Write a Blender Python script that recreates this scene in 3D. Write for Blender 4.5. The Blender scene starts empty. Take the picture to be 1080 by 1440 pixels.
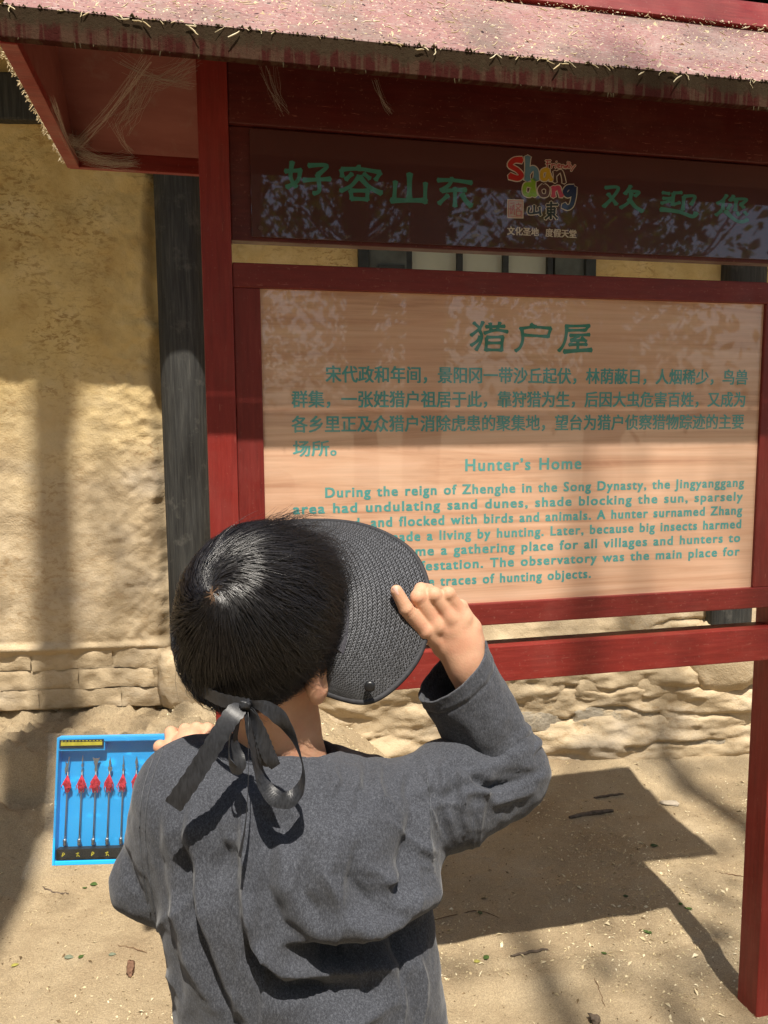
import bpy, bmesh, math, random
import numpy as np
from mathutils import Vector, Matrix
R = math.radians
rng = np.random.default_rng(7)
random.seed(7)
sc = bpy.context.scene
COL = sc.collection

# ---------------------------------------------------------------- camera, world, sun, exposure
CAM_H = 1.55
PITCH, ROLL = R(6.4), R(0.35)
FW = np.array([0, math.cos(PITCH), -math.sin(PITCH)])
UP0 = np.array([0, math.sin(PITCH), math.cos(PITCH)])
RT = math.cos(ROLL) * np.array([1., 0, 0]) - math.sin(ROLL) * UP0
UP = math.sin(ROLL) * np.array([1., 0, 0]) + math.cos(ROLL) * UP0
cam_d = bpy.data.cameras.new('camera')
cam = bpy.data.objects.new('camera', cam_d)
COL.objects.link(cam)
cam_d.sensor_fit = 'VERTICAL'
cam_d.sensor_height = 36
cam_d.lens = 36 * 1100 / 1440
cam_d.clip_start = 0.05
cam_d.clip_end = 2000
mw = Matrix.Identity(4)
for i in range(3):
    mw[i][0], mw[i][1], mw[i][2] = RT[i], UP[i], -FW[i]
mw[2][3] = CAM_H
cam.matrix_world = mw
sc.camera = cam

SUN_TRAVEL = Vector((-0.0755, 0.4606, -1)).normalized()
w = bpy.data.worlds.new('World'); sc.world = w; w.use_nodes = True
wn = w.node_tree; wn.nodes.clear()
sky = wn.nodes.new('ShaderNodeTexSky'); sky.sky_type = 'NISHITA'; sky.sun_disc = False
sky.sun_elevation = R(65); sky.sun_rotation = math.atan2(0.0755, -0.4606)
sky.dust_density = 2.0; sky.air_density = 1.0
bg = wn.nodes.new('ShaderNodeBackground'); bg.inputs[1].default_value = 0.092
wo = wn.nodes.new('ShaderNodeOutputWorld')
wn.links.new(sky.outputs[0], bg.inputs[0]); wn.links.new(bg.outputs[0], wo.inputs[0])
sl = bpy.data.lights.new('sun', 'SUN'); sl.energy = 5.0; sl.angle = R(0.5); sl.color = (1.0, 0.93, 0.82)
so = bpy.data.objects.new('sun', sl); COL.objects.link(so)
so.rotation_euler = SUN_TRAVEL.to_track_quat('-Z', 'Y').to_euler()
so.location = (0.8, -5, 12)
sc.view_settings.view_transform = 'Standard'
try: sc.view_settings.look = 'None'
except Exception: pass
sc.view_settings.gamma = 1
sc.view_settings.exposure = 0.68
sc.view_settings.use_curve_mapping = False

# ---------------------------------------------------------------- numpy noise
def _h(i, j, k, s):
    n = (i.astype(np.int64) * 73856093) ^ (j.astype(np.int64) * 19349663) ^ (k.astype(np.int64) * 83492791) ^ (s * 2654435761)
    n = (n ^ (n >> 13)) * 1274126177 & 0x7fffffff
    n = (n ^ (n >> 16)) & 0xffffff
    return n / float(0xffffff) * 2 - 1
def vn(P, s=0):
    P = np.asarray(P, float); F = np.floor(P); f = P - F; f = f * f * (3 - 2 * f)
    i, j, k = F[..., 0].astype(np.int64), F[..., 1].astype(np.int64), F[..., 2].astype(np.int64)
    fx, fy, fz = f[..., 0], f[..., 1], f[..., 2]
    r = 0
    for a in (0, 1):
        for b in (0, 1):
            for c in (0, 1):
                wgt = (fx if a else 1 - fx) * (fy if b else 1 - fy) * (fz if c else 1 - fz)
                r = r + wgt * _h(i + a, j + b, k + c, s)
    return r
def fbm(P, octv=4, s=0, g=.5):
    P = np.asarray(P, float); r = 0; a = 1.
    for o in range(octv):
        r = r + a * vn(P * (2.03 ** o), s + o * 17); a *= g
    return r
def sstep(a, b, x):
    t = np.clip((x - a) / (b - a), 0, 1); return t * t * (3 - 2 * t)

# ---------------------------------------------------------------- object helpers
def tag(o, label=None, cat=None, group=None, kind=None):
    if label: o['label'] = label
    if cat: o['category'] = cat
    if group: o['group'] = group
    if kind: o['kind'] = kind
    return o
def thing(name, label, cat, loc=(0, 0, 0), rz=0, group=None):
    o = bpy.data.objects.new(name, None); COL.objects.link(o)
    o.location = loc; o.rotation_euler = (0, 0, rz); o.empty_display_size = .1
    return tag(o, label, cat, group)
def add_mesh(name, me, mat=None, parent=None, smooth=False):
    o = bpy.data.objects.new(name, me); COL.objects.link(o)
    if mat is not None and len(me.materials) == 0: me.materials.append(mat)
    if parent is not None: o.parent = parent
    if smooth: me.polygons.foreach_set('use_smooth', [True] * len(me.polygons))
    return o
def mesh_np(name, V, F, mat=None, parent=None, smooth=False):
    me = bpy.data.meshes.new(name)
    V = np.asarray(V, np.float32)
    if isinstance(F, np.ndarray):
        k = F.shape[1]; n = len(F)
        me.vertices.add(len(V)); me.vertices.foreach_set('co', V.ravel())
        me.loops.add(n * k); me.loops.foreach_set('vertex_index', F.astype(np.int32).ravel())
        me.polygons.add(n); me.polygons.foreach_set('loop_start', np.arange(0, n * k, k, dtype=np.int32))
        me.polygons.foreach_set('loop_total', np.full(n, k, np.int32))
        me.update(calc_edges=True); me.validate()
    else:
        me.from_pydata([tuple(v) for v in V], [], F); me.update()
    return add_mesh(name, me, mat, parent, smooth)
class MB:
    def __init__(s): s.v = []; s.f = []
    def add(s, V, F):
        b = len(s.v); s.v += [tuple(map(float, v)) for v in V]; s.f += [tuple(int(i) + b for i in f) for f in F]; return s
    def box(s, x0, x1, y0, y1, z0, z1):
        V = [(x0, y0, z0), (x1, y0, z0), (x1, y1, z0), (x0, y1, z0), (x0, y0, z1), (x1, y0, z1), (x1, y1, z1), (x0, y1, z1)]
        return s.add(V, [(0, 3, 2, 1), (4, 5, 6, 7), (0, 1, 5, 4), (1, 2, 6, 5), (2, 3, 7, 6), (3, 0, 4, 7)])
    def prism(s, prof, a, b, axis='x'):
        # prof: 2D points (y,z) CCW, extruded along x from a to b
        n = len(prof)
        V = [(a, p[0], p[1]) for p in prof] + [(b, p[0], p[1]) for p in prof]
        if axis == 'y': V = [(v[1], v[0], v[2]) for v in V]
        F = [tuple(range(n))[::-1], tuple(range(n, 2 * n))] + [(i, (i + 1) % n, n + (i + 1) % n, n + i) for i in range(n)]
        return s.add(V, F)
    def tube(s, pts, rad, n=8, caps=True):
        pts = [Vector(p) for p in pts]
        if not hasattr(rad, '__len__'): rad = [rad] * len(pts)
        V = []; F = []
        up = Vector((0, 0, 1))
        for i, p in enumerate(pts):
            t = (pts[min(i + 1, len(pts) - 1)] - pts[max(i - 1, 0)]).normalized()
            u = t.cross(up)
            if u.length < .1: u = t.cross(Vector((1, 0, 0)))
            u.normalize(); v = t.cross(u).normalized()
            for k in range(n):
                a = 2 * math.pi * k / n
                V.append(p + (u * math.cos(a) + v * math.sin(a)) * rad[i])
        for i in range(len(pts) - 1):
            for k in range(n):
                F.append((i * n + k, i * n + (k + 1) % n, (i + 1) * n + (k + 1) % n, (i + 1) * n + k))
        if caps:
            F.append(tuple(range(n))); F.append(tuple((len(pts) - 1) * n + k for k in range(n))[::-1])
        return s.add(V, F)
    def build(s, name, mat, parent=None, bevel=0, smooth=False, seg=2):
        me = bpy.data.meshes.new(name); me.from_pydata(s.v, [], s.f); me.update()
        bm = bmesh.new(); bm.from_mesh(me); bmesh.ops.recalc_face_normals(bm, faces=bm.faces)
        if bevel:
            bmesh.ops.bevel(bm, geom=[e for e in bm.edges if e.is_manifold and e.calc_face_angle(0) > .4], offset=bevel, segments=seg, profile=.6, affect='EDGES', clamp_overlap=True)
        bm.to_mesh(me); bm.free()
        return add_mesh(name, me, mat, parent, smooth)
def copy_tree(o, parent=None):
    c = o.copy(); COL.objects.link(c)
    if parent is not None: c.parent = parent
    for ch in list(o.children): copy_tree(ch, c)
    return c

# ---------------------------------------------------------------- material helpers
class Mat:
    def __init__(s, name, rough=.7, spec=.3):
        s.m = bpy.data.materials.new(name); s.m.use_nodes = True; s.t = s.m.node_tree
        s.b = s.t.nodes['Principled BSDF']; s.b.inputs['Roughness'].default_value = rough
        s.b.inputs['Specular IOR Level'].default_value = spec; s._co = None
    def n(s, typ, **kw):
        nd = s.t.nodes.new('ShaderNode' + typ)
        for k, v in kw.items():
            if k.startswith('_'): setattr(nd, k[1:], v)
            else: s.put(nd.inputs[k.replace('_', ' ')] if isinstance(k, str) else nd.inputs[k], v)
        return nd
    def put(s, sock, v):
        if isinstance(v, bpy.types.NodeSocket): s.t.links.new(v, sock)
        elif isinstance(v, (tuple, list)) and len(v) == 3 and sock.type == 'RGBA': sock.default_value = (*v, 1)
        else: sock.default_value = v
    def co(s, scale=(1, 1, 1)):
        if s._co is None: s._co = s.t.nodes.new('ShaderNodeTexCoord')
        mp = s.t.nodes.new('ShaderNodeMapping'); mp.inputs['Scale'].default_value = scale
        s.t.links.new(s._co.outputs['Object'], mp.inputs[0]); return mp.outputs[0]
    def noise(s, scale, detail=4, rough=.55, stretch=(1, 1, 1), dist=0.):
        nd = s.n('TexNoise', Scale=scale, Detail=detail, Roughness=rough, Distortion=dist, Vector=s.co(stretch)); return nd.outputs[0]
    def vor(s, scale, stretch=(1, 1, 1), feature='F1'):
        nd = s.n('TexVoronoi', _feature=feature, Scale=scale, Vector=s.co(stretch)); return nd.outputs['Distance']
    def ramp(s, fac, pts):
        nd = s.t.nodes.new('ShaderNodeValToRGB'); e = nd.color_ramp.elements
        while len(e) < len(pts): e.new(.5)
        for el, (p, c) in zip(e, pts):
            el.position = p; el.color = (*c, 1) if hasattr(c, '__len__') else (c, c, c, 1)
        s.put(nd.inputs[0], fac); return nd.outputs[0]
    def mix(s, fac, a, b, mode='MIX'):
        nd = s.t.nodes.new('ShaderNodeMix'); nd.data_type = 'RGBA'; nd.blend_type = mode
        s.put(nd.inputs[0], fac); s.put(nd.inputs[6], a); s.put(nd.inputs[7], b); return nd.outputs[2]
    def math(s, op, a, b=0., clamp=False):
        nd = s.t.nodes.new('ShaderNodeMath'); nd.operation = op; nd.use_clamp = clamp
        s.put(nd.inputs[0], a); s.put(nd.inputs[1], b); return nd.outputs[0]
    def col(s, c): s.put(s.b.inputs['Base Color'], c); return s
    def rough(s, v): s.put(s.b.inputs['Roughness'], v); return s
    def set(s, **kw):
        for k, v in kw.items(): s.put(s.b.inputs[k.replace('_', ' ')], v)
        return s
    def bump(s, h, strength=.5, dist=.01, prev=None):
        nd = s.n('Bump', Strength=strength, Distance=dist, Height=h)
        if prev is not None: s.put(nd.inputs['Normal'], prev)
        s.t.links.new(nd.outputs[0], s.b.inputs['Normal']); return nd.outputs[0]

def plain(name, c, rough=.6, spec=.3, var=.12, scale=30, **kw):
    m = Mat(name, rough, spec)
    dark = tuple(x * (1 - var) for x in c); lite = tuple(min(1, x * (1 + var)) for x in c)
    m.col(m.ramp(m.noise(scale), [(.3, dark), (.7, lite)])); m.set(**kw); return m.m

# red painted wood, dusty, scratched, with grain along the member
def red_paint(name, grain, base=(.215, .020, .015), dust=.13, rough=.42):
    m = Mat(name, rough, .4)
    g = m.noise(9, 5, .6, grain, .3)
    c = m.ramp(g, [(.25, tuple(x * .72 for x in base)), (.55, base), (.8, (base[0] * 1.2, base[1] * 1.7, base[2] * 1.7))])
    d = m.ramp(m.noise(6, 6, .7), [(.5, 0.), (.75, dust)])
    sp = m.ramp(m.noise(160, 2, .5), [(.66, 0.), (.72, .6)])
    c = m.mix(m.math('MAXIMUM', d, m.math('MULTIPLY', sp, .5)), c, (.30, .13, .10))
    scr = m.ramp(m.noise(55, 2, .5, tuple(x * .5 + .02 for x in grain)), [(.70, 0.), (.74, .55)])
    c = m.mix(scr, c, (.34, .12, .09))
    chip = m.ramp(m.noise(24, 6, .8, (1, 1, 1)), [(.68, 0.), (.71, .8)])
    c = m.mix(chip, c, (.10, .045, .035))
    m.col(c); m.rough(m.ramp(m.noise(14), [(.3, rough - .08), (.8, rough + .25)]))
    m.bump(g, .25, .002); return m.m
RED_H = red_paint('red_paint_horizontal', (1.2, 12, 14))
RED_V = red_paint('red_paint_vertical', (14, 12, 1.0))
RED_DK = red_paint('red_paint_frame', (1.5, 12, 14), base=(.165, .017, .013), dust=.12)
RED_DKV = red_paint('red_paint_frame_vertical', (14, 12, 1.3), base=(.165, .017, .013), dust=.12)

def mk_roof():
    m = Mat('sun_bleached_roof_paint', .75, .3)
    a = m.ramp(m.noise(5, 6, .65, (1, 1, 1)), [(.3, (.20, .11, .10)), (.5, (.27, .135, .125)), (.72, (.30, .21, .185))])
    sp = m.ramp(m.noise(140, 4, .7, (.6, 1, 1)), [(.53, 0.), (.66, .75)])
    a = m.mix(sp, a, (.40, .335, .295))
    st = m.ramp(m.noise(3, 5, .6, (1, 1, 1), .4), [(.54, 0.), (.68, .75)])
    a = m.mix(st, a, (.17, .14, .11))
    sc_ = m.ramp(m.noise(30, 3, .5, (.25, 2, 2)), [(.68, 0.), (.73, .7)])
    a = m.mix(sc_, a, (.08, .04, .035))
    m.col(a); m.bump(m.noise(120, 5, .7), .5, .004); return m.m
BEAM = red_paint('red_paint_shade_darkened', (1.2, 12, 14), base=(.085, .009, .007), dust=.12)  # sign red with the shade under the little roof darkened into its base colour
ROOF = mk_roof()
def mk_fascia():
    m = Mat('weathered_fascia_paint', .95, .04)
    run = m.ramp(m.noise(75, 3, .6, (1, .3, .09), .3), [(.46, 0.), (.58, .85)])
    c = m.mix(run, (.040, .010, .008), (.062, .036, .023))
    # grime growing from the upper edge, breaking up lower down
    sep = m.n('SeparateXYZ', Vector=m.co()).outputs[2]
    edge = m.math('ADD', sep, m.math('MULTIPLY', m.math('SUBTRACT', m.noise(45, 5, .7), .5), .05))
    gr = m.n('MapRange'); m.put(gr.inputs[0], edge); gr.inputs[1].default_value = 2.150; gr.inputs[2].default_value = 2.162
    c = m.mix(m.math('MULTIPLY', gr.outputs[0], .85), c, (.035, .026, .015))
    m.col(c); m.bump(m.noise(200, 4, .7), .6, .003); return m.m
FASCIA = mk_fascia()
def mk_wood_under():
    m = Mat('roof_underside_paint', .55, .3)
    c = m.ramp(m.noise(6, 5, .6, (1, 5, 5)), [(.3, (.20, .052, .042)), (.7, (.25, .080, .064))])
    c = m.mix(m.ramp(m.noise(20, 5, .7), [(.55, 0.), (.8, .5)]), c, (.28, .18, .14))
    m.col(c); m.bump(m.noise(60), .2, .002); return m.m
UNDER = mk_wood_under()

def mk_board():
    m = Mat('wood_print_panel', .45, .35)
    g = m.math('ADD', m.math('MULTIPLY', m.noise(1.6, 7, .62, (.8, 1, 13), 1.6), .75), m.math('MULTIPLY', m.noise(5, 4, .6, (.25, 1, 12), .8), .28))
    c = m.ramp(g, [(.36, (.47, .245, .150)), (.46, (.59, .345, .220)), (.56, (.66, .41, .275)), (.7, (.70, .455, .32))])
    fine = m.ramp(m.noise(40, 3, .6, (.10, 1, 5)), [(.38, .92), (.6, 1.)])
    c = m.mix(1., c, fine, 'MULTIPLY')
    blot = m.ramp(m.noise(5, 5, .65, (1, 1, 2.2), .8), [(.45, 0.), (.72, .45)])
    c = m.mix(blot, c, (.66, .375, .24))
    m.col(c)
    m.set(Coat_Weight=1.0, Coat_Roughness=.018, Coat_IOR=1.6)
    b = m.n('Bump', Strength=.10, Distance=.004, Height=m.noise(3.5, 2))
    m.t.links.new(b.outputs[0], m.b.inputs['Coat Normal'])
    return m.m
BOARD = mk_board()
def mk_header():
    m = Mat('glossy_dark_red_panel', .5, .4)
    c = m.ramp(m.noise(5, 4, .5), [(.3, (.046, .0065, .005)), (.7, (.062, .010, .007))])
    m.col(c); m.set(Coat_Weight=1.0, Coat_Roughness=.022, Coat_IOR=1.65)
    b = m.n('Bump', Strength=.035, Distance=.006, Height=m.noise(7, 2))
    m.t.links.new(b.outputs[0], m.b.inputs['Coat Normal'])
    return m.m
HEADER = mk_header()
def ink(name, c):
    m = Mat(name, .4, .4); m.col(m.ramp(m.noise(60, 3), [(.3, tuple(x * .85 for x in c)), (.7, c)])); m.set(Coat_Weight=1.0, Coat_Roughness=.04); return m.m
INK = ink('teal_print', (.085, .33, .31)); INKT = ink('green_title_print', (.04, .21, .15)); INKH = ink('green_header_print', (.045, .19, .14))

def mk_adobe(name='adobe_plaster', deep=False):
    m = Mat(name, .95, .1)
    sep = m.n('SeparateXYZ', Vector=m.co()).outputs[2]
    z = m.n('MapRange'); m.put(z.inputs[0], m.math('ADD', sep, m.math('MULTIPLY', m.math('SUBTRACT', m.noise(2.5, 5, .6), .5), .8)))
    z.inputs[1].default_value = 1.25; z.inputs[2].default_value = 1.85
    low = m.ramp(m.noise(5, 6, .65), [(.3, (.42, .325, .205)), (.55, (.51, .405, .265)), (.75, (.58, .475, .33))])
    hi = m.ramp(m.noise(6, 7, .68), [(.3, (.50, .345, .135)), (.52, (.62, .46, .20)), (.75, (.70, .55, .29))])
    c = m.mix(z.outputs[0], low, hi)
    straw = m.ramp(m.noise(42, 5, .75, (.7, 1, 1.4), .6), [(.50, 0.), (.60, .75)])
    patch = m.ramp(m.noise(2.6, 4, .6), [(.42, 0.), (.6, 1.)])
    c = m.mix(m.math('MULTIPLY', m.math('MULTIPLY', straw, patch), m.math('MULTIPLY_ADD', z.outputs[0], .8, True)), c, (.25, .13, .035))
    grey = m.ramp(m.noise(1.7, 5, .6, (1, 1, 1.6)), [(.52, 0.), (.66, .5)])
    inv = m.math('SUBTRACT', 1., z.outputs[0])
    c = m.mix(m.math('MULTIPLY', grey, inv), c, (.34, .30, .25))
    m.col(c)
    b1 = m.bump(m.noise(32, 10, .70), .55, .010)
    m.bump(m.vor(150), .25, .003, b1); return m.m
ADOBE = mk_adobe()
def mk_stone():
    m = Mat('mud_washed_stone', .92, .12)
    c = m.ramp(m.noise(7, 6, .65), [(.3, (.34, .295, .23)), (.55, (.43, .37, .28)), (.75, (.50, .42, .30))])
    mud = m.ramp(m.noise(9, 5, .65), [(.48, 0.), (.58, 1.)])
    c = m.mix(mud, c, (.53, .43, .29))
    m.col(c); m.bump(m.noise(30, 10, .75), .9, .022); return m.m
STONE = mk_stone()
def mk_ground():
    m = Mat('packed_sandy_earth', .95, .08)
    c = m.ramp(m.noise(2.2, 7, .65), [(.3, (.33, .245, .150)), (.5, (.43, .335, .210)), (.72, (.50, .40, .265))])
    g = m.ramp(m.noise(300, 3, .6), [(.4, .72), (.6, 1.05)])
    c = m.mix(1., c, g, 'MULTIPLY')
    fl = m.ramp(m.vor(75), [(.10, 1.), (.17, 0.)])
    pm = m.ramp(m.noise(3.1, 4, .6), [(.5, 0.), (.6, .55)])
    c = m.mix(m.math('MULTIPLY', fl, pm), c, (.60, .50, .34))
    dk = m.ramp(m.noise(26, 6, .75), [(.62, 0.), (.7, .5)])
    c = m.mix(dk, c, (.24, .16, .09))
    m.col(c)
    b1 = m.bump(m.noise(22, 10, .75), .8, .022)
    m.bump(m.noise(300, 4, .7), .6, .003, b1); return m.m
GROUND = mk_ground()
def mk_darkwood():
    m = Mat('weathered_black_timber', .7, .3)
    g = m.noise(7, 7, .65, (14, 14, .8), .4)
    c = m.ramp(g, [(.3, (.018, .018, .018)), (.55, (.045, .045, .042)), (.75, (.085, .082, .074))])
    c = m.mix(m.ramp(m.noise(9, 6, .7), [(.55, 0.), (.72, .55)]), c, (.16, .15, .13))
    m.col(c); m.bump(g, .6, .006); return m.m
DWOOD = mk_darkwood()

# ---------------------------------------------------------------- ground
def ground_z(x, y):
    z = .018 * fbm(np.stack([x * 1.3, y * 1.3, x * 0], -1), 3, 5) + .005 * fbm(np.stack([x * 9, y * 9, x * 0], -1), 3, 9) + .0022 * fbm(np.stack([x * 34, y * 34, x * 0], -1), 2, 19) * sstep(4.5, 4, np.abs(x) + np.abs(y - 2))
    z = z * sstep(60, 20, np.abs(x) + np.abs(y))
    # earth bank heaped against the house on the left
    wy = 3.28 + .0875 * x
    d = wy - y
    e = .05 * fbm(np.stack([x * 4, y * 2, x * 0], -1), 3, 31)
    bank = .36 * (.45 * sstep(.47 + e, .37 + e, d) + .55 * sstep(.80 + e, .42 + e * .6, d)) * sstep(.25, -.45, x + e) * sstep(-6, -4, x)
    rough_ = sstep(.9, .3, d) * sstep(.1, -.5, x)
    bank = bank + rough_ * (.040 * fbm(np.stack([x * 6, y * 14, x * 0], -1), 5, 77, .6) + .026 * np.abs(fbm(np.stack([x * 15, y * 22, x * 0], -1), 3, 79)))
    ledge = -.035 * np.exp(-((d - .42 - e) / .05) ** 2) * sstep(.0, -.5, x)
    # trodden dirt against the stone footing on the right
    foot = .06 * sstep(.32, .0, d) * sstep(-.5, .3, x) * sstep(3.4, 2.4, x)
    lip = .016 * sstep(.02, -.02, (y - 2.02 - .215 * (x - .45) - .03 * fbm(np.stack([x * 3, x * 0, x * 0], -1), 3, 3))) * sstep(.0, .3, x) * sstep(.9, 1.3, y)
    for k, (fx, fy, fa) in enumerate(((.55, 1.62, .3), (.30, 2.35, -.2), (.82, 2.78, .5), (-1.0, 2.05, .1), (-.72, 2.3, -.3), (.1, 2.72, .8))):
        c_, s_ = math.cos(fa), math.sin(fa); a = (x - fx) * c_ + (y - fy) * s_; b = -(x - fx) * s_ + (y - fy) * c_
        e2 = (a / .048) ** 2 + (b / .13) ** 2; z = z - .006 * np.exp(-e2 ** 2) + .004 * np.exp(-((np.sqrt(e2 + 1e-9) - 1.25) / .22) ** 2)
    crack = 0
    for k, (xa, ya, xb, yb) in enumerate(((.12, 2.03, 1.05, 2.20), (.62, 1.70, .70, 1.35), (-1.5, 2.42, -1.05, 2.44))):
        L2 = (xb - xa) ** 2 + (yb - ya) ** 2; t = np.clip(((x - xa) * (xb - xa) + (y - ya) * (yb - ya)) / L2, 0, 1)
        wob = .018 * fbm(np.stack([t * 14, t * 0 + k * 5, t * 0], -1), 4, 90 + k)
        dd = np.hypot(x - xa - t * (xb - xa), y - ya - t * (yb - ya) - wob); crack = crack + .010 * np.exp(-(dd / .008) ** 2) * (.4 + .6 * (vn(np.stack([t * 9, t * 0 + k, t * 0], -1), 95) > -.2))
    return z + bank + ledge * (d > 0) + foot - lip - crack
def grid_axis(a, b, step, far):
    core = np.arange(a, b + 1e-6, step); out = [core[-1]]; s = step
    while out[-1] < far: s *= 1.35; out.append(out[-1] + s)
    lo = [core[0]]; s = step
    while lo[-1] > -far: s *= 1.35; lo.append(lo[-1] - s)
    return np.array(lo[:0:-1] + list(core) + out[1:])
gx = grid_axis(-2.1, 2.3, .012, 1500); gy = grid_axis(.9, 3.6, .012, 1500)
X, Y = np.meshgrid(gx, gy)
Z = ground_z(X, Y)
V = np.stack([X, Y, Z], -1).reshape(-1, 3)
nx, ny = len(gx), len(gy)
I = np.arange(nx * ny).reshape(ny, nx)
F = np.stack([I[:-1, :-1], I[:-1, 1:], I[1:, 1:], I[1:, :-1]], -1).reshape(-1, 4)
g = mesh_np('ground', V, F, GROUND, None, True); tag(g, kind='structure', label='trodden sandy earth strewn with husks and chips')
def gz(x, y): return float(ground_z(np.array([x]), np.array([y]))[0])

# ---------------------------------------------------------------- the house behind
HO = (0, 3.28, 0); HR = R(5)
house = thing('adobe_house', 'old mud plastered house with black timber posts and rubble footing behind the red sign', 'house', HO, HR)
def rot2(x, y): return (HO[0] + x * math.cos(HR) - y * math.sin(HR), HO[1] + x * math.sin(HR) + y * math.cos(HR))
# wall sheet: real relief, thick; window opening between x -.08 and .87 above z 1.05
WX0, WX1, WZ1 = .33 - .42, .33 + .55, 3.35
WZ0 = 1.95
def wall_off(x, z):
    P = np.stack([x, z, x * 0], -1)
    o = -.016 * fbm(P * [1.6, 1.6, 1], 3, 2) - .006 * fbm(P * [9, 9, 1], 4, 8) 
    # thicker coat left of the post, ragged edge
    ed = .014 * fbm(P * [.01, 12, 1], 3, 12)
    coat = sstep(-.895, -.945, x + ed) * sstep(-9, -8, x) * sstep(.60, .68, z + .02 * vn(P * 5, 3))
    o = o - .045 * coat - .0045 * fbm(P * [38, 38, 1], 4, 15) * (coat * sstep(-1.25, -.93, x) + .12) - .0022 * fbm(P * [11, 11, 1], 3, 19) * coat
    o = o - .031 * sstep(.372, .392, z) * sstep(.672, .645, z) * sstep(-.885, -.91, x)
    # lower footing protrudes, lumpy
    foot = sstep(.70, .60, z + .05 * fbm(P * [2.5, .01, 1], 3, 4))
    rgt = sstep(-.7, -.2, x)
    o = o - foot * rgt * (.015 + .035 * np.abs(fbm(P * [3, 7, 1], 4, 21)))
    # long horizontal washed-out cracks
    for k, zz in enumerate((.40, .52, .13, .27, .655)):
        cz = zz + .035 * fbm(np.stack([x * 3, x * 0 + k, x * 0], -1), 4, 40 + k)
        o = o + .022 * np.exp(-((z - cz) / .008) ** 2) * sstep(-.1, .25, vn(np.stack([x * 2.3, x * 0 + k * 3., x * 0], -1), 60 + k)) * rgt
    return o
wx = np.unique(np.concatenate([np.arange(-7, -2, .08), np.arange(-2, 2.3, .009), np.arange(2.3, 8, .08)]))
wz = np.unique(np.concatenate([np.arange(-.3, 2.95, .009), np.arange(2.95, 3.4, .06)]))
X, Zz = np.meshgrid(wx, wz)
Yo = wall_off(X, Zz)
V = np.stack([X, Yo, Zz], -1).reshape(-1, 3)
nx, nz = len(wx), len(wz)
I = np.arange(nx * nz).reshape(nz, nx)
F = np.stack([I[:-1, :-1], I[:-1, 1:], I[1:, 1:], I[1:, :-1]], -1)
cx = (X[:-1, :-1] + X[1:, 1:]) / 2; cz = (Zz[:-1, :-1] + Zz[1:, 1:]) / 2
hole = (cx > -.10) & (cx < .89) & (cz > 1.35) & (cz < 2.45)
F = F[~hole].reshape(-1, 4)
mesh_np('wall', V, F, ADOBE, house, True)
MB().box(-7, 8, .35, .45, -.3, 3.4).build('back_wall', ADOBE, house)
# timber posts (slightly out of round) on footing stones
def timber(x, name='wooden_post'):
    th = np.linspace(0, 2 * math.pi, 28, endpoint=False); zs = np.linspace(.60, 3.1, 80)
    T, Q = np.meshgrid(th, zs)
    P = np.stack([np.cos(T) * 2 + x, np.sin(T) * 2, Q * .8], -1)
    r = .094 + .006 * fbm(P, 3, 33) + .002 * vn(np.stack([T * 12, Q * .7, T * 0], -1), 5)
    V = np.stack([x + r * np.cos(T), -.035 + r * .8 * np.sin(T), Q], -1).reshape(-1, 3)
    n = 28; F = []
    for i in range(len(zs) - 1):
        for k in range(n): F.append((i * n + k, i * n + (k + 1) % n, (i + 1) * n + (k + 1) % n, (i + 1) * n + k))
    F.append(tuple(range(n))[::-1])
    o = mesh_np(name, V, F, DWOOD, house, True)
    # mud shoulder under the post
    return o
timber(-.80); timber(1.52)
def lump(name, c, s, seed, mat, parent, n=2, amp=.25, freq=2., sq=.62):
    bm = bmesh.new(); bmesh.ops.create_icosphere(bm, subdivisions=n, radius=1)
    V = np.array([v.co[:] for v in bm.verts])
    V = np.sign(V) * np.abs(V) ** sq                       # squarer
    V = V * (1 + amp * fbm(V * freq + seed * 7.3, 3, seed) + (.05 * fbm(V * 7 + seed * 3.1, 3, seed + 5) if n > 3 else 0))[:, None]
    V = V * np.array(s) + np.array(c)
    for v, p in zip(bm.verts, V): v.co = p
    me = bpy.data.meshes.new(name); bm.to_mesh(me); bm.free()
    return add_mesh(name, me, mat, parent, True)
lump('footing_stone', (-.80, -.01, .50), (.150, .115, .14), 3, ADOBE, house, 4, .10, 1.4)
lump('footing_stone', (1.52, .02, .52), (.17, .10, .17), 5, ADOBE, house, 4, .10, 1.4)
# mud bricks showing at the left, three courses
def brick(x0, x1, z0, z1, seed):
    nx_, nz_ = max(6, int((x1 - x0) / .010)), max(6, int((z1 - z0) / .010))
    a = np.linspace(0, 1, nx_); b = np.linspace(0, 1, nz_)
    A, B = np.meshgrid(a, b)
    Xb = x0 + (x1 - x0) * A; Zb = z0 + (z1 - z0) * B
    P = np.stack([Xb, Zb, Xb * 0 + seed], -1)
    ee = np.minimum(np.minimum(A * (x1 - x0), (1 - A) * (x1 - x0)), np.minimum(B * (z1 - z0), (1 - B) * (z1 - z0)))
    ee = ee + .004 * fbm(P * 25, 3, seed)
    prof = sstep(-.002, .006, ee)
    Yb = -.037 - .0045 * prof - .0065 * fbm(P * 18, 4, seed + 3) - .004 * fbm(P * 3, 2, seed + 9)
    Xb = Xb + .005 * vn(P * [3, 30, 1], seed); Zb = Zb + .006 * vn(P * [14, 3, 1], seed + 1)
    V = np.stack([Xb, Yb, Zb], -1).reshape(-1, 3)
    I = np.arange(nx_ * nz_).reshape(nz_, nx_)
    F = np.stack([I[:-1, :-1], I[:-1, 1:], I[1:, 1:], I[1:, :-1]], -1).reshape(-1, 4)
    mesh_np('brick', V, F, ADOBE, house, True)
row = 0
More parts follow.
